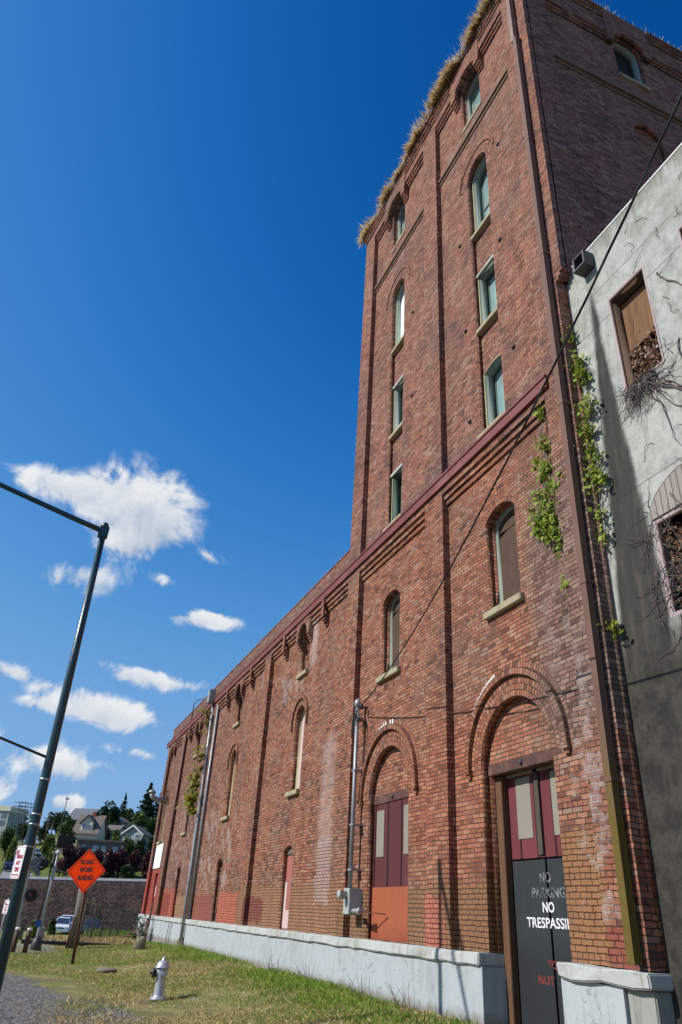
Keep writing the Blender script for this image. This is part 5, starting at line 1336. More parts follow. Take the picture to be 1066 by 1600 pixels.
# ------------------------------------------------------------------ railway crossing beyond the lawn
def bollard(px, py, lab):
    p = spot(px, py, 31.5); t = thing('bollard', lab, 'bollard', (p.x, p.y, 0), 0, 'brown bollards at the crossing')
    bm = B(); lathe(bm, [(.085, -.1), (.085, .70)], 14); obj('shaft', bm, M['brown_post'], t)
    bm = B(); lathe(bm, [(.088, .70), (.090, .765), (.07, .785), (0, .79)], 14); obj('cap', bm, M['white_paint'], t)
bollard(38, 1490, 'brown bollard with a white cap beside the railway signal mast base'); bollard(19, 1490, 'brown bollard with a white cap just right of the teal pole foot')
def lamp_unit(par, c, red=True):
    bm = B(); lathe(bm, [(.24, .0), (.24, .02), (.10, .03), (.10, .12), (.02, .13)], 18, c, 'x')
    for v in bm.verts: v.co.x = 2 * c[0] - v.co.x
    h = obj('signal_lamp', bm, M['sign_black'], par)
    bm = B(); lathe(bm, [(.10, .012), (.07, .03), (0, .04)], 16, c, 'x'); obj('lens', bm, M['glass_red'], h)
    bm = B(); n_ = 9
    for i in range(n_):
        pass
    tube(bm, [Vector((c[0] + .01, c[1] + .11 * math.cos(a), c[2] + .11 * math.sin(a))) for a in np.linspace(-.2, math.pi + .2, 11)], .012, 5); obj('visor', bm, M['sign_black'], h)
A = spot(55, 1485, 33.7); At = spot(97, 1310, 33.7)
sa = thing('signal_mast', 'silver railway signal mast with a black head and white floodlight', 'signal mast', (A.x, A.y, 0)); oA = Vector((A.x, A.y, 0)); ln_ = At - A
bm = B(); tube(bm, [(0, 0, -.1), ln_ + Vector((0, 0, 0))], [.07, .055], 14); obj('mast', bm, M['zinc'], sa)
bm = B(); tube(bm, [Vector((0, -.13, .9)) , ln_ * .93 + Vector((0, -.13, .0))], [.03, .03], 8); obj('cable_pipe', bm, M['dark_hose'], sa)
bm = B(); lathe(bm, [(.22, -.1), (.20, .25), (.12, .42), (.08, .45)], 10); obj('base', bm, M['dark_hose'], sa)
bm = B(); box(bm, -.12, .12, -.12, .42, ln_.z - .35, ln_.z + .12); bmesh.ops.bevel(bm, geom=bm.edges[:], offset=.02, segments=1, affect='EDGES'); obj('signal_head', bm, M['sign_black'], sa)
def rel(px, py, dist, o): return spot(px, py, dist) - o
q = rel(92, 1331, 33.7, oA); bm = B(); tube(bm, [q + Vector((0, -.10, -.06)), q + Vector((0, .10, .06))], [.07, .085], 12); obj('floodlight', bm, M['lamp_glass'], sa)
q = rel(77, 1350, 33.7, oA); bm = B(); box(bm, q.x - .1, q.x + .1, q.y - .34, q.y - .02, q.z - .12, q.z + .14); obj('relay_box', bm, M['sign_black'], sa)
bm = B(); tube(bm, [rel(74, 1348, 33.7, oA), rel(84, 1347, 33.7, oA)], .018, 6); tube(bm, [rel(84, 1357, 33.7, oA), rel(105, 1365, 33.7, oA)], .02, 6); tube(bm, [rel(105, 1365, 33.7, oA), rel(98, 1400, 33.7, oA)], .012, 6); obj('bracket_arm', bm, M['zinc'], sa)
q = rel(60, 1443, 33.7, oA); boxo('blue_plate', (q.x + .08, q.x + .09, q.y - .11, q.y + .11, q.z - .10, q.z + .10), M['blue_plate'], sa)
Bq = spot(20, 1480, 35.0); Bt = spot(55, 1320, 35.0)
sb = thing('crossing_signal', 'silver railway crossing mast with a grey crossbuck and a round red lamp', 'signal mast', (Bq.x, Bq.y, 0)); oB = Vector((Bq.x, Bq.y, 0)); lb = Bt - Bq
bm = B(); tube(bm, [(0, 0, -.1), lb], [.07, .055], 14); obj('mast', bm, M['zinc'], sb)
q = rel(50, 1352, 35.0, oB)
for s, body in ((1, 'RAIL  ROAD'), (-1, 'CROSSING')):
    bm = B(); flat_board(bm, 1.05, .20, .004, .02); bl = obj('crossbuck_blade', bm, M['concrete_grey'], sb)
    bl.location = q + Vector((.10 + .008 * (s + 1), 0, 0)); bl.rotation_euler = (R(42) * s, 0, 0)
    place_text(body, (.004, 0, 0), (0, 1, 0), (0, 0, 1), (1, 0, 0), .85, .12, M['sign_black'], bl, bold=.015)
lamp_unit(sb, tuple(rel(49, 1399, 35.0, oB) + Vector((.1, 0, 0))))
bm = B(); tube(bm, [rel(38, 1391, 35.0, oB), rel(48, 1391, 35.0, oB)], .025, 8); obj('bracket_arm', bm, M['zinc'], sb)
def cabinet(px0, px1, py0, py1, dist, lab, mat, dep=.6):
    a, b = spot(px0, py1, dist), spot(px1, py0, dist); z0 = float(gz(-dist, a.y))
    t = thing('equipment_cabinet', lab, 'cabinet', (-dist, (a.y + b.y) / 2, z0)); w = (b.y - a.y) / 2; h = b.z - z0
    boxo('body', (-dep, 0, -w, w, -.1, h), mat, t, .03); boxo('door', (.002, .012, -w * .85, w * .85, h * .08, h * .9), mat, t, .003); boxo('handle', (.014, .03, w * .55, w * .65, h * .45, h * .58), M['dark_hose'], t)
cabinet(56, 72, 1449, 1468, 40, 'grey rounded equipment cabinet right of the silver signal mast', M['concrete_grey'])
cabinet(27, 42, 1436, 1464, 42, 'tall brownish grey equipment cabinet between the two signal masts', M['grey_wood'])
kb = B(); box(kb, -38.5, -37.9, .9, 4.6, -.05, .16); tag(obj('kerb', kb, M['black_rubber']), 'low dark kerb at the far side of the crossing', 'kerb')
# fence and posts
fe = thing('chain_fence', 'dark chain link fence running from the road work sign to the warehouse corner', 'fence', (-37, 2.8, 0))
f0, f1 = Vector((0, .35, 0)), Vector((-20, 6.0, 0)); nP = 8
def fz(p): return float(gz(p.x - 37, p.y + 2.8))
for i in range(nP + 1):
    p = f0.lerp(f1, i / nP); z = fz(p); bm = B(); tube(bm, [(p.x, p.y, z - .1), (p.x, p.y, z + 1.62)], .035, 8); obj('post', bm, M['dark_wood'], fe)
for zz in (1.58, .12):
    bm = B(); tube(bm, [(lambda p: (p.x, p.y, fz(p) + zz))(f0.lerp(f1, i / 24)) for i in range(25)], .022, 6); obj('rail', bm, M['dark_hose'], fe)
bm = B(); L_ = (f1 - f0).length; nn = int(L_ / .16)
for i in range(-9, nn):
    for s in (1, -1):
        a, b = i * .16, i * .16 + 1.44
        z0, z1 = (.12, 1.56) if s > 0 else (1.56, .12)
        if a < 0: z0 += (z1 - z0) * (-a / 1.44); a = 0
        if b > L_: z1 -= (z1 - z0) * ((b - L_) / (b - a)); b = L_
        pa, pb_ = f0.lerp(f1, a / L_), f0.lerp(f1, b / L_)
        tube(bm, [(pa.x, pa.y, fz(pa) + z0), (pb_.x, pb_.y, fz(pb_) + z1)], .004, 3, False)
obj('mesh', bm, M['dark_hose'], fe)
bm = B(); tube(bm, [(-36.2, 2.82, -.1), (-36.2, 2.86, 1.0), (-36.2, 2.80, 2.35)], [.17, .165, .16], 14); tag(obj('timber_post', bm, M['grey_wood']), 'thick weathered grey timber post behind the road work sign', 'post')
bm = B(); tube(bm, [(-36.0, 2.62, -.1), (-36.0, 2.72, 1.15)], .05, 8); tag(obj('timber_post', bm, M['brown_post']), 'thin dark brown post leaning beside the thick timber post', 'post')

# ------------------------------------------------------------------ embankment, hill and what stands on it
def emb_top(Y): return 4.35 + .047 * Y
def emb_z(X, Y):
    t = smooth(-113, -135.5, X); lin = np.clip((-X - 113) / 22.5, 0, 1)
    z = -1.9 + (emb_top(Y) + 1.9) * (0.75 * lin + 0.25 * t)
    return z + .22 * noise2(X, Y, 71, .9) * np.sin(lin * np.pi)
def mulch_mat():
    mt, t, bs = new_mat('bark_mulch'); p = t.n('ShaderNodeNewGeometry').outputs['Position']
    a = t.noise(p, .35, 5.0, .6); b = t.noise(p, 2.2, 6.0, .75); w = t.noise(t.vm('MULTIPLY', p, (.7, .9, 3.0)), .8, 5.0, .7, 1.5)
    c = t.ramp(b, [(.36, (.014, .009, .007)), (.5, (.058, .036, .027)), (.64, (.155, .10, .074))])
    c = t.mix(t.m('MULTIPLY', t.step(w, .55, .64), .7), c, (.022, .016, .014))
    c = t.mix(t.m('MULTIPLY', t.step(a, .62, .72), .4), c, (.05, .085, .02))
    setc(t, bs, Base_Color=c, Roughness=.95, Specular_IOR_Level=.1); bump(t, bs, b, 1.0, .25); return mt
grid_sheet('embankment', np.linspace(-113, -135.5, 50), np.concatenate([np.linspace(-60, -10, 20), np.linspace(-9, 45, 110), np.linspace(46, 160, 20)]), emb_z, mulch_mat())
bm = B()
for i in range(30):
    y0, y1 = -60 + i * 7, -53 + i * 7
    vs = [bm.verts.new((x, y, emb_top(y) + dz)) for y in (y0, y1) for (x, dz) in ((-135.3, -.3), (-135.3, .10), (-137.2, .50), (-137.2, -.3))]
    for a, b, c_, e in ((0, 4, 5, 1), (1, 5, 6, 2), (2, 6, 7, 3)): bm.faces.new((vs[a], vs[b], vs[c_], vs[e]))
bmesh.ops.remove_doubles(bm, verts=bm.verts, dist=.001)
tag(obj('road_verge', bm, M['pale_road']), kind='structure')
grid_sheet('upper_road', np.linspace(-137.21, -143.5, 4), np.linspace(-60, 150, 60), lambda X, Y: emb_top(Y) + .47 + 0 * X, M['asphalt'])
HD = np.array([0, 143, 150, 165, 180, 200, 230, 260, 300, 340, 500, 900, 1500]); HZ = np.array([4.6, 4.9, 6.2, 8.8, 11.6, 15.2, 20.0, 24.0, 27.5, 30, 36, 40, 30])
def hz(X, Y):
    z = np.interp(-np.asarray(X, float), HD, HZ); f = .70 + .30 * smooth(.012, .055, np.asarray(Y, float) / -np.asarray(X, float))
    k = smooth(-143, -165, X)
    return emb_top(np.clip(Y, -40, 60)) * (1 - k) + z * f * k + .35 * k * noise2(np.asarray(X, float), np.asarray(Y, float), 72, .12)
def hill_mat():
    mt, t, bs = new_mat('hill_grass'); p = t.n('ShaderNodeNewGeometry').outputs['Position']
    a = t.noise(p, .05, 4.0, .6); b = t.noise(p, .6, 6.0, .7)
    c = t.mix(b, (.055, .085, .015), (.15, .19, .04)); c = t.mix(t.m('MULTIPLY', t.step(a, .5, .62), .6), c, (.20, .19, .07))
    setc(t, bs, Base_Color=c, Roughness=.95, Specular_IOR_Level=.1); bump(t, bs, b, .6, .3); return mt
grid_sheet('hillside', -np.concatenate([np.linspace(143.4, 345, 80), np.linspace(360, 1500, 20)]), np.concatenate([np.linspace(-500, -60, 12), np.linspace(-50, 70, 60), np.linspace(80, 600, 14)]), hz, hill_mat())
YS_ = lambda X: .35 + .0085 * -X
xs_ = -np.linspace(143.6, 330, 50)
me_pts = [(x, YS_(x) + o, float(hz(x, YS_(x))) + .10) for x in xs_ for o in (-4.2, 4.2)]
bm = B(); vs = [bm.verts.new(p) for p in me_pts]
for i in range(len(xs_) - 1): bm.faces.new((vs[2 * i], vs[2 * i + 1], vs[2 * i + 3], vs[2 * i + 2]))
tag(obj('hill_street', bm, M['pale_road']), kind='structure')

def on_hill(px, py, dist):
    p = spot(px, py, dist); return Vector((p.x, p.y, float(hz(p.x, p.y))))
def mpp(dist): return (dist * .80) / FPX                     # metres per photo pixel at that distance
def tree(label, px, top, base, hw, dist, mat, form='round', n=1300, group=None, name='tree', seed=0, leaf=None):
    g = np.random.default_rng(seed); s = spot(px, base, dist); zt = spot(px - .21 * (top - base), top, dist).z
    zb = float(hz(s.x, s.y)) if dist > 143 else float(gz(s.x, s.y))
    zb = min(zb, s.z + 2.0); H = max(1.0, zt - zb); W = hw * mpp(dist)
    t = thing(name, label, 'tree' if name != 'shrub' else 'shrub', (s.x, s.y, zb), 0, group)
    lf = leaf or max(.15, .058 * W + .13)
    if form == 'fir':
        f = g.beta(1.0, 1.7, n); lay = np.round(f * 15) / 15 + g.uniform(-.035, .035, n)
        rr = W * 1.15 * (1.03 - lay) ** .8 * np.sqrt(g.uniform(.05, 1, n)) * (0.75 + .35 * np.sin(lay * 57 + 3 * g.uniform(0, 1, n))); a = g.uniform(0, 2 * np.pi, n)
        C = np.stack([rr * np.cos(a), rr * np.sin(a), H * (.06 + .95 * lay) - rr * .28], 1); fl = (0, 0, 1)
    else:
        m = 26 if form == 'round' else 18
        cc = g.normal(size=(m, 3)); cc /= np.linalg.norm(cc, axis=1, keepdims=True); cc *= g.uniform(.30, .80, (m, 1))
        cs = g.uniform(.26, .48, m); pk = g.integers(0, m, n); v = g.normal(size=(n, 3)); v /= np.linalg.norm(v, axis=1, keepdims=True)
        q = cc[pk] + v * (cs[pk] * g.uniform(.55, 1.05, n))[:, None]
        z0 = .10 if form == 'round' else .0
        C = np.stack([q[:, 0] * W, q[:, 1] * W, H * (z0 + (1 - z0) * (q[:, 2] * .52 + .5))], 1); fl = (0, 0, .6)
        C = C[C[:, 2] > .02]
    quads('crown', leaf_cloud(C, lf, fl, seed=seed + 500), M[mat], t)
    bm = B(); hh = H * (.9 if form == 'fir' else .6); r0 = max(.08, H * .018)
    tube(bm, [(0, 0, -.4), (.05, .03, hh * .5), (0, 0, hh)], [r0, r0 * .75, r0 * .3], 7)
    if form != 'fir':
        for k in range(5):
            a = k * 1.3 + seed; tube(bm, [(0, 0, hh * (.45 + .1 * k)), (W * .45 * math.cos(a), W * .45 * math.sin(a), hh * (.75 + .12 * k))], [r0 * .5, r0 * .15], 5)
    obj('trunk', bm, M['bark'], t)
    return t
HG = 'trees on the hill'
tree('broad round dark green tree between the dormer house and the pinkish house', 162, 1253, 1304, 22, 212, 'tree_dark', n=3400, seed=1, group=HG)
tree('slender solitary fir rising right of the broad round tree', 189, 1241, 1284, 11, 245, 'tree_fir', 'fir', 1300, seed=2, group=HG)
tree('tallest broad fir beside the warehouse corner', 223, 1227, 1304, 25, 225, 'tree_fir', 'fir', 4200, seed=3, group=HG)
tree('fir half hidden behind the warehouse corner', 243, 1236, 1302, 18, 235, 'tree_fir', 'fir', 2400, seed=4, group=HG)
tree('pale green leafy tree below the tallest fir', 216, 1272, 1312, 20, 200, 'tree_mid', n=2200, seed=5, group=HG)
tree('dark spreading tree on the skyline right of the teal pole', 84, 1268, 1315, 20, 235, 'tree_dark', n=2000, seed=6, group=HG)
tree('tall mid green tree left of the dormer house', 97, 1272, 1332, 17, 190, 'tree_mid', n=2400, seed=7, group=HG)
tree('light green tree by the street behind the teal pole', 70, 1300, 1350, 11, 165, 'tree_light', n=1600, seed=8, group=HG)
tree('small light green tree low beside the hill street', 80, 1318, 1350, 8, 158, 'tree_light', n=1000, seed=9, group=HG)
tree('dark bushy tree under the cluster of utility poles', 38, 1276, 1306, 15, 255, 'tree_dark', n=1700, seed=10, group=HG)
tree('mid green tree at the left edge below the white block', 4, 1290, 1345, 14, 185, 'tree_mid', n=1700, seed=11, group=HG)
tree('light green street tree at the left edge of the lawn', 12, 1305, 1352, 9, 168, 'tree_light', n=1200, seed=12, group=HG)
tree('dark evergreen bush right of the dormer gable', 163, 1290, 1318, 10, 196, 'tree_dark', 'bush', 1200, seed=13, group=HG)
tree('tall dark clipped tree right of the brown flat roofed building', 214, 1311, 1352, 12, 163, 'tree_dark', 'bush', 1500, seed=14, group=HG)
tree('dark green tree against the warehouse corner', 232, 1300, 1355, 13, 166, 'tree_dark', 'bush', 1500, seed=15, group=HG)
tree('green hedge tree in front of the grey gabled house', 200, 1312, 1342, 11, 168, 'tree_mid', 'bush', 1200, seed=16, group=HG)
tree('dark skyline tree behind the grey roofed house', 122, 1266, 1290, 16, 250, 'tree_dark', n=1500, seed=17, group=HG)
tree('skyline trees mass behind the pinkish house', 196, 1264, 1296, 22, 262, 'tree_mid', n=1800, seed=18, group=HG)
tree('low round tree between the two pale houses', 180, 1295, 1315, 8, 190, 'tree_light', 'bush', 900, seed=19, group=HG)
tree('mid green filler tree under the skyline left of the dormer house', 108, 1284, 1322, 14, 200, 'tree_mid', n=1700, seed=61, group=HG)
tree('dark bushy tree low behind the signal head', 104, 1300, 1336, 12, 178, 'tree_dark', 'bush', 1500, seed=62, group=HG)
tree('dark tree between the round tree and the small tan house', 168, 1282, 1316, 12, 200, 'tree_dark', 'bush', 1600, seed=63, group=HG)
tree('broad mid green tree behind the grey gabled house', 232, 1276, 1314, 16, 204, 'tree_mid', n=1900, seed=64, group=HG)
tree('dark tree right of the teal pole above the hill street', 62, 1284, 1322, 10, 232, 'tree_dark', n=1500, seed=65, group=HG)
tree('dark green tree rising behind the solitary fir', 203, 1270, 1300, 15, 256, 'tree_dark', n=1600, seed=66, group=HG)
tree('light green bush below the right end of the brown building', 196, 1300, 1330, 10, 178, 'tree_light', 'bush', 1200, seed=67, group=HG)
for k, (px, top, hw, lab) in enumerate(((101, 1319, 16, 'plum red shrub at the left end of the row above the road'), (122, 1321, 16, 'plum red shrub just left behind the orange sign'), (148, 1325, 15, 'plum red shrub directly behind the orange sign'),
                                        (172, 1322, 15, 'plum red shrub just right of the orange sign'), (190, 1324, 14, 'plum red shrub under the right window of the brown building'), (208, 1326, 14, 'plum red shrub second from the warehouse corner'), (228, 1328, 12, 'plum red shrub at the warehouse corner'))):
    tree(lab, px, top, 1356, hw, 152 + (k % 3) * 1.5, 'tree_red', 'bush', 1700, 'plum coloured shrubs', 'shrub', 80 + k)
tree('clipped dark green hedge on the lawn right of the orange sign', 198, 1352, 1366, 16, 148, 'tree_dark', 'bush', 900, None, 'shrub', 95)
tree('small green shrub at the foot of the embankment by the cabinets', 52, 1436, 1456, 7, 60, 'tree_light', 'bush', 700, None, 'shrub', 96)
tree('narrow dark green shrub left of the white van', 80, 1430, 1458, 5, 75, 'tree_mid', 'bush', 700, None, 'shrub', 97)
tree('little green weed clump on the upper brown slope', 138, 1403, 1412, 4, 121, 'tree_mid', 'bush', 260, None, 'shrub', 98)
tree('little green weed clump low on the brown slope', 155, 1411, 1420, 4, 118, 'tree_light', 'bush', 260, None, 'shrub', 99)

def house(label, px, dist, w, dpt, hwall, hroof, wall, roof, base=None, rz=0.0, gable_front=True, wins=(), chim=None, trim='h_trim', name='house'):
    s = spot(px, base, dist) if base else on_hill(px, 1310, dist)
    t = thing(name, label, 'house', s, rz)
    bm = B(); box(bm, -dpt / 2, dpt / 2, -w / 2, w / 2, -4.0, hwall)
    if gable_front:
        for x in (-dpt / 2, dpt / 2):
            bm.faces.new([bm.verts.new(p) for p in ((x, -w / 2, hwall), (x, w / 2, hwall), (x, 0, hwall + hroof))])
    else:
        for y in (-w / 2, w / 2):
            bm.faces.new([bm.verts.new(p) for p in ((-dpt / 2, y, hwall), (dpt / 2, y, hwall), (0, y, hwall + hroof))])
    obj('wall', bm, M[wall], t)
    bm = B(); o = .45
    def slab(a, b, c_, e, th=.22):
        top = [bm.verts.new(Vector(p) + Vector((0, 0, th))) for p in (a, b, c_, e)]; bot = [bm.verts.new(p) for p in (a, b, c_, e)]
        bm.faces.new(top); bm.faces.new(bot[::-1])
        for i in range(4): bm.faces.new((top[i], bot[i], bot[(i + 1) % 4], top[(i + 1) % 4]))
    if gable_front:
        k = hroof / (w / 2)
        for sg_ in (-1, 1): slab((-dpt / 2 - o, 0, hwall + hroof), (dpt / 2 + o, 0, hwall + hroof), (dpt / 2 + o, sg_ * (w / 2 + o), hwall - o * k), (-dpt / 2 - o, sg_ * (w / 2 + o), hwall - o * k))
    else:
        k = hroof / (dpt / 2)
        for sg_ in (-1, 1): slab((0, -w / 2 - o, hwall + hroof), (0, w / 2 + o, hwall + hroof), (sg_ * (dpt / 2 + o), w / 2 + o, hwall - o * k), (sg_ * (dpt / 2 + o), -w / 2 - o, hwall - o * k))
    rf = obj('roof', bm, M[roof], t)
    if gable_front:
        bm = B(); x = dpt / 2 + o + .02
        for sg_ in (-1, 1):
            a, b = Vector((x, 0, hwall + hroof + .2)), Vector((x, sg_ * (w / 2 + o), hwall - o * k + .2)); dn = Vector((0, 0, -.35))
            f = [bm.verts.new(p) for p in (a, b, b + dn, a + dn)]; q = [bm.verts.new(p.co + Vector((.06, 0, 0))) for p in f]
            bm.faces.new(f); bm.faces.new(q)
            for i in range(4): bm.faces.new((f[i], f[(i + 1) % 4], q[(i + 1) % 4], q[i]))
        obj('bargeboard', bm, M[trim], t)
    for (y, z, ww, wh) in wins:
        fr = boxo('window', (dpt / 2 + .005, dpt / 2 + .09, y - ww / 2 - .12, y + ww / 2 + .12, z - wh / 2 - .12, z + wh / 2 + .12), M[trim], t)
        boxo('pane', (dpt / 2 + .092, dpt / 2 + .11, y - ww / 2, y + ww / 2, z - wh / 2, z + wh / 2), M['h_glass'], fr)
    if chim:
        y, z, hh = chim; c_ = boxo('chimney', (-.5, .3, y - .4, y + .4, z - 1.5, z + hh), M['red_brick'], rf)
    return t
brown = thing('flat_roofed_building', 'long brown flat roofed building with pale blue windows below the dormer house', 'building', spot(150, 1342, 170), R(-14))
u = mpp(170); Wd = 74 * u
boxo('wall', (-9, 0, -Wd / 2, Wd / 2, -3, 3.3), M['h_brown'], brown); boxo('roof', (-9.3, .35, -Wd / 2 - .3, Wd / 2 + .3, 3.302, 3.65), M['h_roof'], brown)
for (px, ww) in ((126, 9), (147, 10), (160, 8), (179, 10)):
    fr = boxo('window', (.005, .07, (px - 151) * u - ww * u / 2 - .1, (px - 151) * u + ww * u / 2 + .1, 1.25, 2.55), M['h_roof_grey'], brown); boxo('pane', (.072, .1, (px - 151) * u - ww * u / 2, (px - 151) * u + ww * u / 2, 1.33, 2.47), M['h_blind'], fr)
da = house('cream house with a steep brown roof and a red chimney', 138, 188, 5.4, 5.8, 1.5, 3.7, 'h_cream', 'h_roof', base=1313, rz=R(-24), gable_front=False, chim=(.3, 5.3, .8))
# its front dormer
bm = B(); dw, dx0, dx1 = 2.7, .6, 2.85
box(bm, dx0, dx1, -dw / 2, dw / 2, 1.7, 3.4)
for x in (dx1,): bm.faces.new([bm.verts.new(p) for p in ((x, -dw / 2, 3.4), (x, dw / 2, 3.4), (x, 0, 5.0))])
dm = obj('dormer', bm, M['h_cream'], da)
bm = B()
for s in (-1, 1):
    vs = [bm.verts.new(p) for p in ((-.5, 0, 5.05), (dx1 + .4, 0, 5.05), (dx1 + .4, s * (dw / 2 + .4), 3.15), (-.5, s * (dw / 2 + .4), 3.15), (-.5, 0, 5.2), (dx1 + .4, 0, 5.2), (dx1 + .4, s * (dw / 2 + .4), 3.3), (-.5, s * (dw / 2 + .4), 3.3))]
    for idx in ((0, 1, 2, 3), (4, 7, 6, 5), (0, 4, 5, 1), (1, 5, 6, 2), (2, 6, 7, 3), (3, 7, 4, 0)): bm.faces.new([vs[j] for j in idx])
obj('roof', bm, M['h_roof'], dm)
boxo('window', (dx1 + .005, dx1 + .08, -1.0, 1.0, 2.05, 3.15), M['h_trim'], dm)
for y in (-.62, 0, .62): boxo('pane', (dx1 + .082, dx1 + .1, y - .26, y + .26, 2.12, 3.08), M['h_glass'], dm)
house('grey roofed house on the skyline behind the dormer house', 130, 214, 6.0, 6, 1.8, 2.6, 'h_grey', 'h_roof_grey', base=1293, rz=R(-30), gable_front=False)
house('pinkish gabled house high on the hill with a dark balcony', 183, 216, 4.6, 5, 1.9, 1.2, 'h_pink', 'h_roof', base=1297, rz=R(-34), wins=((-1.2, 1.0, .9, .9), (.9, 1.0, 1.3, .9)))
house('small tan house below the pinkish gabled house', 178, 197, 3.2, 4, 2.2, 1.0, 'h_pink', 'h_roof', base=1313, rz=R(-30), gable_front=False, wins=((0, 1.1, 1.2, 1.0),))
house('grey gabled house with a wide dark roof near the warehouse corner', 213, 184, 4.6, 5, 1.6, 1.6, 'h_grey', 'h_roof', base=1316, rz=R(-32), wins=((-1.1, 1.0, .9, .8), (1.1, 1.0, .9, .8)))
wb = thing('white_block', 'pale boxy building at the left edge of the hilltop', 'building', spot(-4, 1290, 300), R(-30))
boxo('wall', (-12, 0, -7, 3.4, -4, 4.9), M['h_grey'], wb); boxo('roof', (-12.3, .4, -7.3, 3.7, 4.902, 6.6), M['h_cream'], wb)
for z in (1.0, 3.4):
    for y in (-4.5, -1.5, 1.5): boxo('window', (.005, .1, y - .9, y + .9, z - .8, z + .8), M['h_glass'], wb)

# utility poles on the hill
def utility_pole(label, bx, by, tx, ty, dist, arms=2, aw=1.2, group='utility poles on the hill', rad=.14):
    b = on_hill(bx, by, dist); tp = spot(tx, ty, dist); t = thing('utility_pole', label, 'utility pole', b, 0, group); o = Vector(b)
    bm = B(); tube(bm, [(0, 0, -.5), Vector((0, tp.y - b.y, tp.z - b.z))], [rad, rad * .7], 8); obj('shaft', bm, M['dark_wood'], t)
    bm = B()
    for k in range(arms):
        z = tp.z - b.z - .5 - .9 * k; box(bm, .1, .22, tp.y - b.y - aw, tp.y - b.y + aw, z, z + .14)
        for y in (-aw * .9, -aw * .45, aw * .45, aw * .9): box(bm, .13, .19, tp.y - b.y + y - .04, tp.y - b.y + y + .04, z + .145, z + .34)
    if arms: obj('crossarm', bm, M['dark_wood'], t)
    return t
for k, (bx, tx, ty, d_, lab) in enumerate(((27, 31, 1252, 235, 'leftmost tall pole of the cluster on the skyline'), (31, 35, 1259, 262, 'short pole just right of the leftmost tall skyline pole'), (36, 40, 1252, 245, 'middle tall pole of the cluster on the skyline'), (41, 42, 1263, 285, 'thin far pole in the middle of the skyline cluster'), (46, 49, 1254, 240, 'rightmost tall pole of the skyline cluster beside the teal pole'), (18, 20, 1271, 270, 'lone short pole left of the skyline cluster'))):
    utility_pole(lab, bx, 1320, tx, ty, d_)
utility_pole('very tall thin pole with a small top rising left of the dormer house', 84, 1340, 106, 1245, 152, 1, .35, None, .09)
utility_pole('pole among the trees right of the teal pole, with a pale crossarm', 74, 1340, 84, 1283, 172, 1, 1.0)
utility_pole('slim pole between the teal pole and the light green street tree', 66, 1335, 76, 1276, 200, 2, 1.0)
utility_pole('dark pole standing on the sloping lawn left of the hill street', 18, 1340, 26, 1295, 178, 1, .8)
utility_pole('street light pole beside the grey gabled house', 200, 1330, 204, 1302, 168, 0, .5, None, .06)

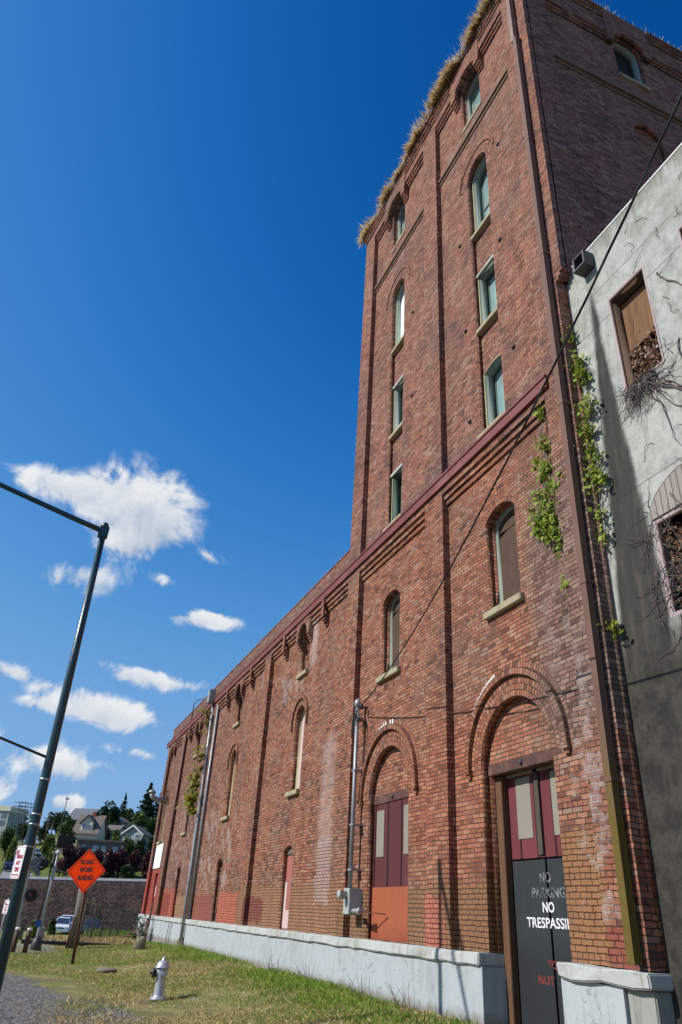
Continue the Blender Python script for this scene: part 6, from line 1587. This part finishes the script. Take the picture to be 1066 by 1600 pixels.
# ------------------------------------------------------------------ cars
def make_car(label, body_mat, prof, roof, width, length, group=None):
    """front faces +X. prof = side outline of the body, roof = side outline of the glasshouse"""
    t = thing('parked_car', label, 'car', (0, 0, 0), 0, group)
    def extr(pl, w0, w1):
        bm = B(); zmin, zmax = min(p[1] for p in pl), max(p[1] for p in pl)
        L, Rr = [], []
        for (x, z) in pl:
            w = w0 + (w1 - w0) * (z - zmin) / (zmax - zmin)
            L.append(bm.verts.new((x, -w / 2, z))); Rr.append(bm.verts.new((x, w / 2, z)))
        bm.faces.new(L); bm.faces.new(Rr[::-1])
        for i in range(len(pl)): bm.faces.new((L[i], Rr[i], Rr[(i + 1) % len(pl)], L[(i + 1) % len(pl)]))
        bmesh.ops.recalc_face_normals(bm, faces=bm.faces)
        bmesh.ops.bevel(bm, geom=[e for e in bm.edges], offset=.05, segments=2, affect='EDGES'); return bm
    obj('body', extr(prof, width, width * .97), M[body_mat], t, smooth=True)
    obj('cabin', extr(roof, width * .93, width * .74), M[body_mat], t, smooth=True)
    (x0, z0), (x1, z1), (x2, z2), (x3, z3) = roof
    # windscreen, rear and side windows laid just proud of the cabin
    def pane(name, pts, off):
        bm = B(); f = [bm.verts.new(Vector(p) + Vector(off)) for p in pts]; b = [bm.verts.new(Vector(p) + Vector(off) * .3) for p in pts]
        bm.faces.new(f); bm.faces.new(b[::-1])
        for i in range(len(pts)): bm.faces.new((f[i], b[i], b[(i + 1) % len(pts)], f[(i + 1) % len(pts)]))
        obj(name, bm, M['car_glass'], t)
    wl, wt = width * .93 / 2 * .88, width * .74 / 2 * .90
    def lerp(a, b, k): return a + (b - a) * k
    pane('windscreen', [(lerp(x3, x2, .08), -wl, lerp(z3, z2, .08)), (lerp(x3, x2, .08), wl, lerp(z3, z2, .08)), (lerp(x3, x2, .9), wt, lerp(z3, z2, .9)), (lerp(x3, x2, .9), -wt, lerp(z3, z2, .9))], (.02, 0, .012))
    for s in (-1, 1):
        yb, yt = s * width * .93 / 2 * .985, s * width * .74 / 2 * 1.03
        pane('side_window', [(lerp(x0, x1, .15) + .15, yb, lerp(z0, z1, .15)), (lerp(x3, x2, .15) - .12, yb, lerp(z3, z2, .15)), (lerp(x3, x2, .85) - .08, yt, lerp(z3, z2, .85)), (lerp(x0, x1, .85) + .12, yt, lerp(z0, z1, .85))], (0, s * .02, .004))
    xf = max(p[0] for p in prof)
    for s in (-1, 1):
        boxo('headlight', (xf - .10, xf + .012, s * width * .33 - .17, s * width * .33 + .17, .64, .80), M['lamp_glass'], t, .02)
        for xx in (length * .30, -length * .30):
            bm = B(); lathe(bm, [(.33, -.11), (.33, .11)], 16, (xx, s * (width / 2 - .10), .33), 'y'); w_ = obj('wheel', bm, M['tyre'], t)
            bm = B(); lathe(bm, [(.20, -.005), (.20, .005)], 12, (xx, s * (width / 2 + .012), .33), 'y'); obj('rim', bm, M['zinc'], w_)
        boxo('mirror', (x3 - .35, x3 - .15, s * (width / 2 + .02) - .08, s * (width / 2 + .02) + .08, z3 + .05, z3 + .22), M[body_mat], t, .02)
    boxo('grille', (xf - .06, xf + .008, -width * .18, width * .18, .62, .76), M['sign_black'], t)
    boxo('bumper', (xf - .08, xf + .05, -width * .46, width * .46, .30, .50), M[body_mat] if body_mat == 'car_white' else M['sign_black'], t, .03)
    return t
vanP = [(-2.35, .28), (-2.40, 1.0), (1.45, 1.08), (2.20, .86), (2.36, .60), (2.36, .28)]; vanR = [(-2.36, 1.02), (-2.15, 1.78), (.35, 1.78), (1.50, 1.06)]
suvP = [(-2.3, .38), (-2.35, 1.05), (.95, 1.10), (2.15, 1.02), (2.32, .85), (2.32, .38)]; suvR = [(-2.30, 1.06), (-2.20, 1.80), (.10, 1.80), (1.00, 1.10)]
def park(t, px, py, dist, rz, z=None):
    s = spot(px, py, dist); t.location = (s.x, s.y, (float(gz(s.x, s.y)) if dist < 113 else float(hz(s.x, s.y)) + .1) if z is None else z); t.rotation_euler = (0, 0, rz)
v1 = make_car('white minivan parked nose on behind the chain link fence', 'car_white', vanP, vanR, 1.95, 4.7); park(v1, 95, 1460, 107, R(-8))
v2 = copy_tree(v1); v2['label'] = 'white car with its roof showing just behind the white minivan'; park(v2, 102, 1452, 111.2, R(-8), -1.55)
s1 = make_car('dark teal four wheel drive parked right of the white minivan', 'car_teal', suvP, suvR, 1.9, 4.6); park(s1, 142, 1462, 107, R(4))
gB = 'cars parked on the hill street'
c1 = make_car('dark blue car lowest in the row on the right kerb of the hill street', 'car_blue', vanP, vanR, 1.8, 4.5, gB); park(c1, 60.5, 1343, 166, R(3))
def morecar(src, px, dist, lab):
    c_ = copy_tree(src); c_['label'] = lab; c_['group'] = gB; park(c_, px, 1335, dist, R(3)); return c_
morecar(c1, 60.5, 178, 'dark blue car second from the bottom on the right kerb of the hill street')
c2 = make_car('grey car higher up the right kerb of the hill street', 'car_grey', vanP, vanR, 1.8, 4.5, gB); park(c2, 60, 1330, 192, R(3))
morecar(c1, 18, 166, 'dark blue car lowest on the left kerb of the hill street'); morecar(c1, 22, 178, 'dark blue car in the middle of the left kerb row'); morecar(c2, 29, 200, 'grey car highest on the left kerb of the hill street')
morecar(c2, 46, 262, 'small pale car near the crest of the hill street')
